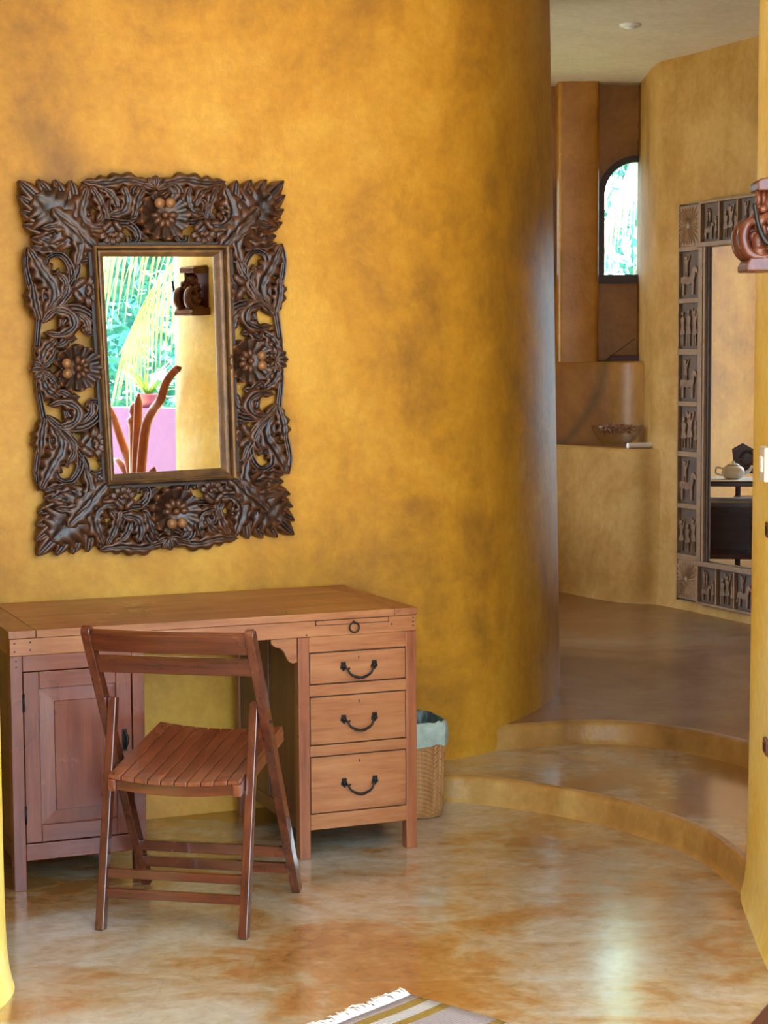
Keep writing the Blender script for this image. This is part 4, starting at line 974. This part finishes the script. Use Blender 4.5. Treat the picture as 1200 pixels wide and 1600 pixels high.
# red box and incense on the ledge
bx = thing('incense_box', 'long dark red box on the plaster ledge', 'box', (0, 0, 0))
l, r = on_y(954, 560, 10.955), on_y(1016, 560, 10.955)
MB().box(l.x, r.x, 10.935, 10.985, SILL, SILL+0.026).build('box_body', M['maroon'], bx, bevel=0.002); MB().box(l.x-0.001, r.x+0.001, 10.934, 10.986, SILL+0.026, SILL+0.036).build('lid', M['maroon'], bx, bevel=0.002)
ih = thing('incense_stick', 'thin dark incense stick leaning in a flat holder on the ledge', 'incense', (0, 0, 0))
p0, p1 = on_y(945, 562, 10.925), on_y(992, 529, 10.925)
MB().box(p0.x-0.045, p0.x+0.05, 10.915, 10.932, SILL, SILL+0.005).build('holder', M['iron'], ih, bevel=0.001)
MB().tube([Vector((p0.x, 10.923, SILL+0.004)), Vector((p1.x, 10.923, p1.z))], 0.0022, 6).build('stick', M['frame_dark'], ih)
# ceiling fitting
lc = on_z(985, 38, CEIL); fx = thing('ceiling_fitting', 'small white round fitting on the hall ceiling', 'ceiling fitting', (lc.x, lc.y, CEIL))
MB().lathe([(0.052, 0.0), (0.050, -0.008), (0.040, -0.014), (0.036, -0.014)], 28).build('ring', M['plastic'], fx, smooth=True)
MB().lathe([(0.034, -0.012), (0.025, -0.020), (0.006, -0.024)], 24).build('dome', M['plastic'], fx, smooth=True)

# ------------------------------------------------------------------ branch stand beside the right wall end (seen in the carved mirror)
sx_, sy_ = 1.045, 3.965
sd_ = thing('branch_stand', 'carved wooden stand with snaking branch arms on a dark maroon base', 'stand', (sx_, sy_, 0), math.atan2(0.894, 0.447))
e1 = on_z(1168, 1600, 0.055)-Vector((sx_, sy_, 0)); nb_ = abs(e1.x*-0.894+e1.y*0.447)
MB().box(-nb_-0.02, nb_-0.07, -nb_, nb_, 0.0, 0.050).build('base_board', M['maroon'], sd_, bevel=0.006)
ri = Matrix.Rotation(-sd_.rotation_euler[2], 3, 'Z')
def sl(x, y, z): v = ri @ Vector((x-sx_, y-sy_, 0)); return Vector((v.x, v.y, z))
MB().lathe([(0.034, 0.05), (0.030, 0.4), (0.030, 1.22), (0.038, 1.235), (0.038, 1.255), (0.022, 1.265), (0.028, 1.29), (0.024, 1.315), (0.008, 1.33)], 18).build('post', M['stand'], sd_, smooth=True)
def branch(pts, r0, r1):
    P = spline([sl(*p) for p in pts], 7); n = len(P)
    MB().tube(P, [lerp(r0, r1, i/(n-1))*(1.0 if i < n-4 else (n-1-i+0.6)/4) for i in range(n)], 10, flat=0.6, up=(0.3, 1, 0.2)).build('branch_arm', M['stand'], sd_, smooth=True)
branch([(1.03, 3.99, 0.75), (1.0, 4.06, 1.05), (0.985, 4.11, 1.22), (0.97, 4.18, 1.30), (0.95, 4.25, 1.345), (0.945, 4.30, 1.43), (0.945, 4.36, 1.485), (0.945, 4.405, 1.50)], 0.026, 0.018)
branch([(1.03, 3.98, 0.85), (1.02, 4.00, 1.05), (1.0, 4.04, 1.28), (0.995, 4.055, 1.38)], 0.026, 0.019)
branch([(1.05, 3.95, 0.90), (1.06, 3.91, 1.02), (1.08, 3.85, 1.10), (1.08, 3.80, 1.20), (1.10, 3.72, 1.32)], 0.026, 0.018)
branch([(1.05, 3.95, 0.70), (1.07, 3.89, 0.95), (1.08, 3.82, 1.03), (1.10, 3.74, 1.06)], 0.026, 0.016)
branch([(1.0, 4.0, 0.60), (0.97, 4.10, 0.85), (0.945, 4.18, 0.98), (0.93, 4.23, 1.04)], 0.028, 0.020)
# ------------------------------------------------------------------ terrace and garden
o = MB().box(-9, 4.0, -6.5, 0.9, -0.25, 0.0).build('floor_terrace', M['terrace']); tag(o, 'cement terrace outside the room', None, None, 'structure')
o = MB().box(3.3, 4.0, 0.9, 4.18, -0.25, 0.0).build('floor_balcony', M['terrace']); tag(o, 'cement balcony strip beside the room', None, None, 'structure')
o = MB().box(-7.0, -2.62, 7.4, 12.4, -0.1, 0.12).build('floor_bounce_slab', M['terrace']); tag(o, 'unseen cement slab added outside the hall opening to bounce light', None, None, 'structure')  # unseen slab added to bounce neutral sunlight up to the hall ceiling
o = MB().box(4.0, 4.18, -6.5, 4.18, -0.25, 1.20).build('wall_parapet', M['lilac']); tag(o, 'lilac painted terrace parapet', None, None, 'structure')
o = MB().box(-9, 4.0, -6.68, -6.5, -0.25, 1.0).build('wall_terrace', M['lilac']); tag(o, 'lilac painted far terrace wall', None, None, 'structure')
o = MB().box(-45, 45, -45, 55, -3.2, -3.0).build('floor_garden', M['lawn']); tag(o, 'garden ground below the terrace', None, None, 'structure')
pt = thing('potted_plant', 'spiky green plant in a dark red pot on the lilac parapet', 'plant', (4.08, 0.66, 1.20))
MB().lathe([(0.055, 0.0), (0.068, 0.04), (0.080, 0.085), (0.088, 0.088), (0.088, 0.10), (0.075, 0.10), (0.065, 0.085)], 20).build('pot', M['clay'], pt, smooth=True)
rnd = random.Random(11)
def blade(mb, base, d, L, w, droop, n=5):
    d = Vector(d).normalized(); sdv = d.cross(Vector((0, 0, 1)))
    sdv = sdv.normalized() if sdv.length > 1e-3 else Vector((1, 0, 0)); rows = []
    p = Vector(base); dd = d.copy()
    for i in range(n+1):
        t = i/n; ww = w*(0.5+0.5*math.sin(math.pi*min(1, t*0.8+0.2)))*(1-t**3)+0.0005
        up = sdv.cross(dd).normalized()
        rows.append([p-sdv*ww, p+up*ww*0.35, p+sdv*ww]); p = p+dd*L/n; dd = (dd+Vector((0, 0, -droop/n))).normalized()
    mb.grid(rows)
for k in range(26):
    a = rnd.uniform(0, 6.283); mb = MB(); blade(mb, (0, 0, 0.085), (math.cos(a), math.sin(a), rnd.uniform(0.3, 1.8)), rnd.uniform(0.22, 0.38), 0.012, rnd.uniform(0.3, 1.2)); mb.build('spiky_leaf', M['leaf'], pt, fixn=False)
def frond(parent, pts, n, L, w, hang, mat, mat2, seed):
    rnd = random.Random(seed); P = spline([Vector(p) for p in pts], 10); m = len(P)
    f = MB().tube(P, [lerp(0.022, 0.006, i/(m-1)) for i in range(m)], 6).build('frond', M[mat2], parent, smooth=True)
    mb = MB()
    for k in range(n):
        t = 0.12+0.86*k/n; i = min(m-2, int(t*(m-1))); c = P[i].lerp(P[i+1], t*(m-1)-i); d = (P[i+1]-P[i]).normalized(); sd2 = d.cross(Vector((0, 0, 1))).normalized()
        for s in (-1, 1):
            dr = (d*0.55+sd2*s*(0.55-0.4*hang)+Vector((0, 0, -hang+rnd.uniform(-.12, .12)))).normalized()
            blade(mb, c, dr, L*(0.55+0.45*math.sin(math.pi*t))*rnd.uniform(0.85, 1.1), w, 0.7*hang+0.2, 4)
    o = mb.build('leaflets', M[mat], f, fixn=False); o['kind'] = 'stuff'
def palm(label, base, top, fronds, name='palm_tree'):
    root = thing(name, label, 'palm', base, 0, 'coconut palms in the garden'); b = Vector(base)
    P = spline([Vector((0, 0, 0)), (Vector(top)-b)*0.5+Vector((0.08, 0.05, 0)), Vector(top)-b], 8)
    MB().tube(P, [lerp(0.16, 0.10, i/16)*(1+0.06*(i % 2)) for i in range(17)], 12).build('trunk', M['bark'], root, smooth=True)
    for i, (pts, n, L, w, hang, m1) in enumerate(fronds): frond(root, [Vector(p)-b for p in pts], n, L, w, hang, m1, 'leaf_sunlit', i*7+3)
palm('coconut palm with drooping fronds tinted pale as if sunlit beyond the lilac parapet', (7.4, 1.2, -3.0), (6.9, 0.9, 3.3), [
    ([(6.9, 0.9, 3.3), (6.6, 0.1, 3.55), (6.3, -0.9, 3.35), (6.1, -1.9, 2.9), (6.0, -2.8, 2.2)], 44, 1.35, 0.018, 0.85, 'leaf_sunlit'),
    ([(6.9, 0.9, 3.3), (6.9, -0.2, 3.3), (6.9, -1.3, 2.9), (6.9, -2.3, 2.3), (7.0, -3.0, 1.6)], 34, 1.2, 0.016, 0.8, 'leaf_sunlit'),
    ([(6.9, 0.9, 3.3), (7.4, -0.1, 3.7), (7.8, -1.2, 3.5), (8.1, -2.2, 2.9)], 45, 1.2, 0.026, 0.7, 'leaf'),
    ([(6.9, 0.9, 3.3), (6.2, 1.5, 3.6), (5.6, 2.1, 3.3), (5.2, 2.6, 2.6)], 45, 1.1, 0.026, 0.7, 'leaf'),
    ([(6.9, 0.9, 3.3), (7.7, 1.5, 3.7), (8.5, 2.0, 3.3), (9.0, 2.4, 2.5)], 40, 1.1, 0.026, 0.7, 'leaf')])
palm('coconut palm with drooping fronds just outside the arched window', (3.0, 13.6, -3.0), (2.75, 13.3, 3.6), [
    ([(2.75, 13.3, 3.6), (2.35, 13.1, 3.75), (2.0, 12.95, 3.45), (1.75, 12.85, 2.95), (1.45, 12.8, 2.3)], 34, 0.75, 0.013, 0.7, 'leaf_mid'),
    ([(2.75, 13.3, 3.6), (2.4, 13.4, 3.4), (2.1, 13.4, 2.95), (1.9, 13.35, 2.4), (1.7, 13.3, 1.9)], 30, 0.75, 0.013, 0.65, 'leaf_mid'),
    ([(2.75, 13.3, 3.6), (2.2, 13.9, 3.9), (1.6, 14.3, 3.6), (1.2, 14.5, 2.9)], 40, 0.9, 0.02, 0.7, 'leaf'),
    ([(2.75, 13.3, 3.6), (3.3, 13.5, 3.9), (3.9, 13.6, 3.5), (4.3, 13.7, 2.7)], 36, 0.9, 0.022, 0.7, 'leaf'),
    ([(2.75, 13.3, 3.6), (2.9, 14.0, 3.9), (3.0, 14.8, 3.5), (3.0, 15.4, 2.7)], 36, 0.9, 0.022, 0.7, 'leaf')])
def shrub(label, c, rx, ry, rz, n, mat, seed, lw=0.05):
    rnd = random.Random(seed); root = thing('garden_shrub', label, 'shrub', (c[0], c[1], -3.0), 0, 'shrubs and trees in the garden'); mb = MB()
    for k in range(n):
        v = Vector((rnd.gauss(0, 1), rnd.gauss(0, 1), rnd.gauss(0, 1))).normalized(); r = rnd.uniform(0.72, 1.0)
        p = Vector((v.x*rx*r, v.y*ry*r, c[2]+3.0+v.z*rz*r)); u = (v+Vector((rnd.gauss(0, .6), rnd.gauss(0, .6), rnd.gauss(0, .6)))).normalized(); w = u.orthogonal().normalized()
        s = lw*rnd.uniform(0.6, 1.4); mb.add([p-u*s*1.8, p+w*s*0.5, p+u*s*1.8, p-w*s*0.5], [(0, 1, 2, 3)])
    o = mb.build('foliage', M[mat], root, fixn=False); o['kind'] = 'stuff'
    MB().tube([Vector((0, 0, 0)), Vector((0.1, 0.05, (c[2]+3)*0.5)), Vector((0, 0, c[2]+3))], [0.09, 0.07, 0.03], 8).build('stem', M['bark'], root, smooth=True)
shrub('tall dense bluish green tree behind the palm beyond the lilac parapet', (11.2, -5.6, 1.6), 2.0, 2.6, 3.6, 9000, 'leaf_teal', 1, 0.085)
shrub('mid green shrub behind the lilac parapet next to the palm trunk', (11.6, -0.6, 0.4), 1.5, 1.5, 1.3, 2600, 'leaf', 2, 0.07)
shrub('wide haze-tinted shrub far outside the arched window', (2.6, 18.2, 1.5), 2.4, 1.1, 2.7, 9000, 'leaf_teal', 3, 0.06)
# ------------------------------------------------------------------ dining corner of the hall (seen in the tall mirror)
D0 = Vector((0.05, 10.62, Z2)); da = math.atan2(0.85, 0.53)
def P_(x, y, z): return Vector((x, y, z))
tb = thing('low_table', 'dark wooden two-tier table with white cloth runners in the hall', 'table', tuple(D0), da)
MB().box(-0.75, 0.22, -0.22, 0.22, 0.57, 0.60).build('table_top', M['darkwood'], tb, bevel=0.004); MB().box(-0.72, 0.19, -0.20, 0.20, 0.44, 0.47).build('lower_shelf', M['darkwood'], tb, bevel=0.003)
for x in (-0.71, 0.16):
    for y in (-0.19, 0.15): MB().box(x, x+0.04, y, y+0.04, 0.0, 0.57).build('leg', M['darkwood'], tb, bevel=0.003)
MB().box(-0.70, 0.17, -0.19, 0.19, 0.12, 0.15).build('lower_shelf', M['darkwood'], tb, bevel=0.003)
MB().box(-0.70, 0.17, 0.17, 0.185, 0.15, 0.44).build('back_panel', M['darkwood'], tb)
for z, nm in ((0.60, 'white cloth runner on the table top'), (0.47, 'white cloth runner on the lower table shelf')):
    hw = 0.20 if z > 0.5 else 0.185
    o = MB().box(-0.66, 0.18 if z > .5 else 0.15, -hw-0.024, hw-0.02, z+0.0005, z+0.006).build('table_runner', M['cloth'], bevel=0.002); o.location = D0; o.rotation_euler = (0, 0, da); tag(o, nm, 'cloth', 'cloth runners on the low table')
tp = thing('teapot', 'white china teapot on the cloth runner', 'teapot', tuple(D0+Matrix.Rotation(da, 3, 'Z') @ Vector((-0.02, -0.05, 0.6065))), da)
MB().lathe([(0.035, 0), (0.06, 0.01), (0.072, 0.04), (0.062, 0.07), (0.04, 0.084)], 20).build('pot_body', M['china'], tp, smooth=True)
MB().lathe([(0.042, 0.084), (0.030, 0.094), (0.008, 0.098), (0.010, 0.108), (0.003, 0.112)], 16).build('lid', M['china'], tp, smooth=True)
MB().tube(spline([Vector((-0.06, 0, 0.03)), Vector((-0.095, 0, 0.05)), Vector((-0.115, 0, 0.085))], 4), [0.014, 0.013, 0.012, 0.011, 0.010, 0.009, 0.009, 0.008, 0.008], 8).build('spout', M['china'], tp, smooth=True)
MB().tube(spline([Vector((0.062, 0, 0.065)), Vector((0.10, 0, 0.07)), Vector((0.105, 0, 0.035)), Vector((0.066, 0, 0.022))], 5), 0.006, 8).build('handle', M['china'], tp, smooth=True)
for k, x in enumerate((-0.62, -0.20)):
    dc = thing('dining_chair', ['dark carved chair behind the far half of the low table', 'dark carved chair behind the teapot'][k], 'chair', tuple(D0+Matrix.Rotation(da, 3, 'Z') @ Vector((x, 0.46, 0))), da, 'carved chairs behind the low table')
    for lx in (-0.17, 0.13):
        for ly in (-0.18, 0.15): MB().box(lx, lx+0.035, ly, ly+0.035, 0, 0.43 if ly < 0 else 0.62).build('leg', M['darkwood'], dc, bevel=0.003)
    MB().box(-0.18, 0.175, -0.19, 0.19, 0.43, 0.455).build('seat', M['darkwood'], dc, bevel=0.005)
    sc_ = [(-0.17, 0.60), (-0.19, 0.76), (-0.12, 0.80), (-0.05, 0.76), (0.0, 0.79), (0.05, 0.76), (0.12, 0.80), (0.19, 0.76), (0.17, 0.60)]
    MB().prism(sc_, 0.155, 0.18, lambda a, b, t: (a, t, b)).build('backrest', M['darkwood'], dc, bevel=0.004)
    for s in (-1, 1): MB().tube([(s*0.09+0.045*math.cos(q*.5), 0.15, 0.70+0.045*math.sin(q*.5)) for q in range(13)], 0.008, 6).build('carved_scroll', M['darkwood'], dc, smooth=True)
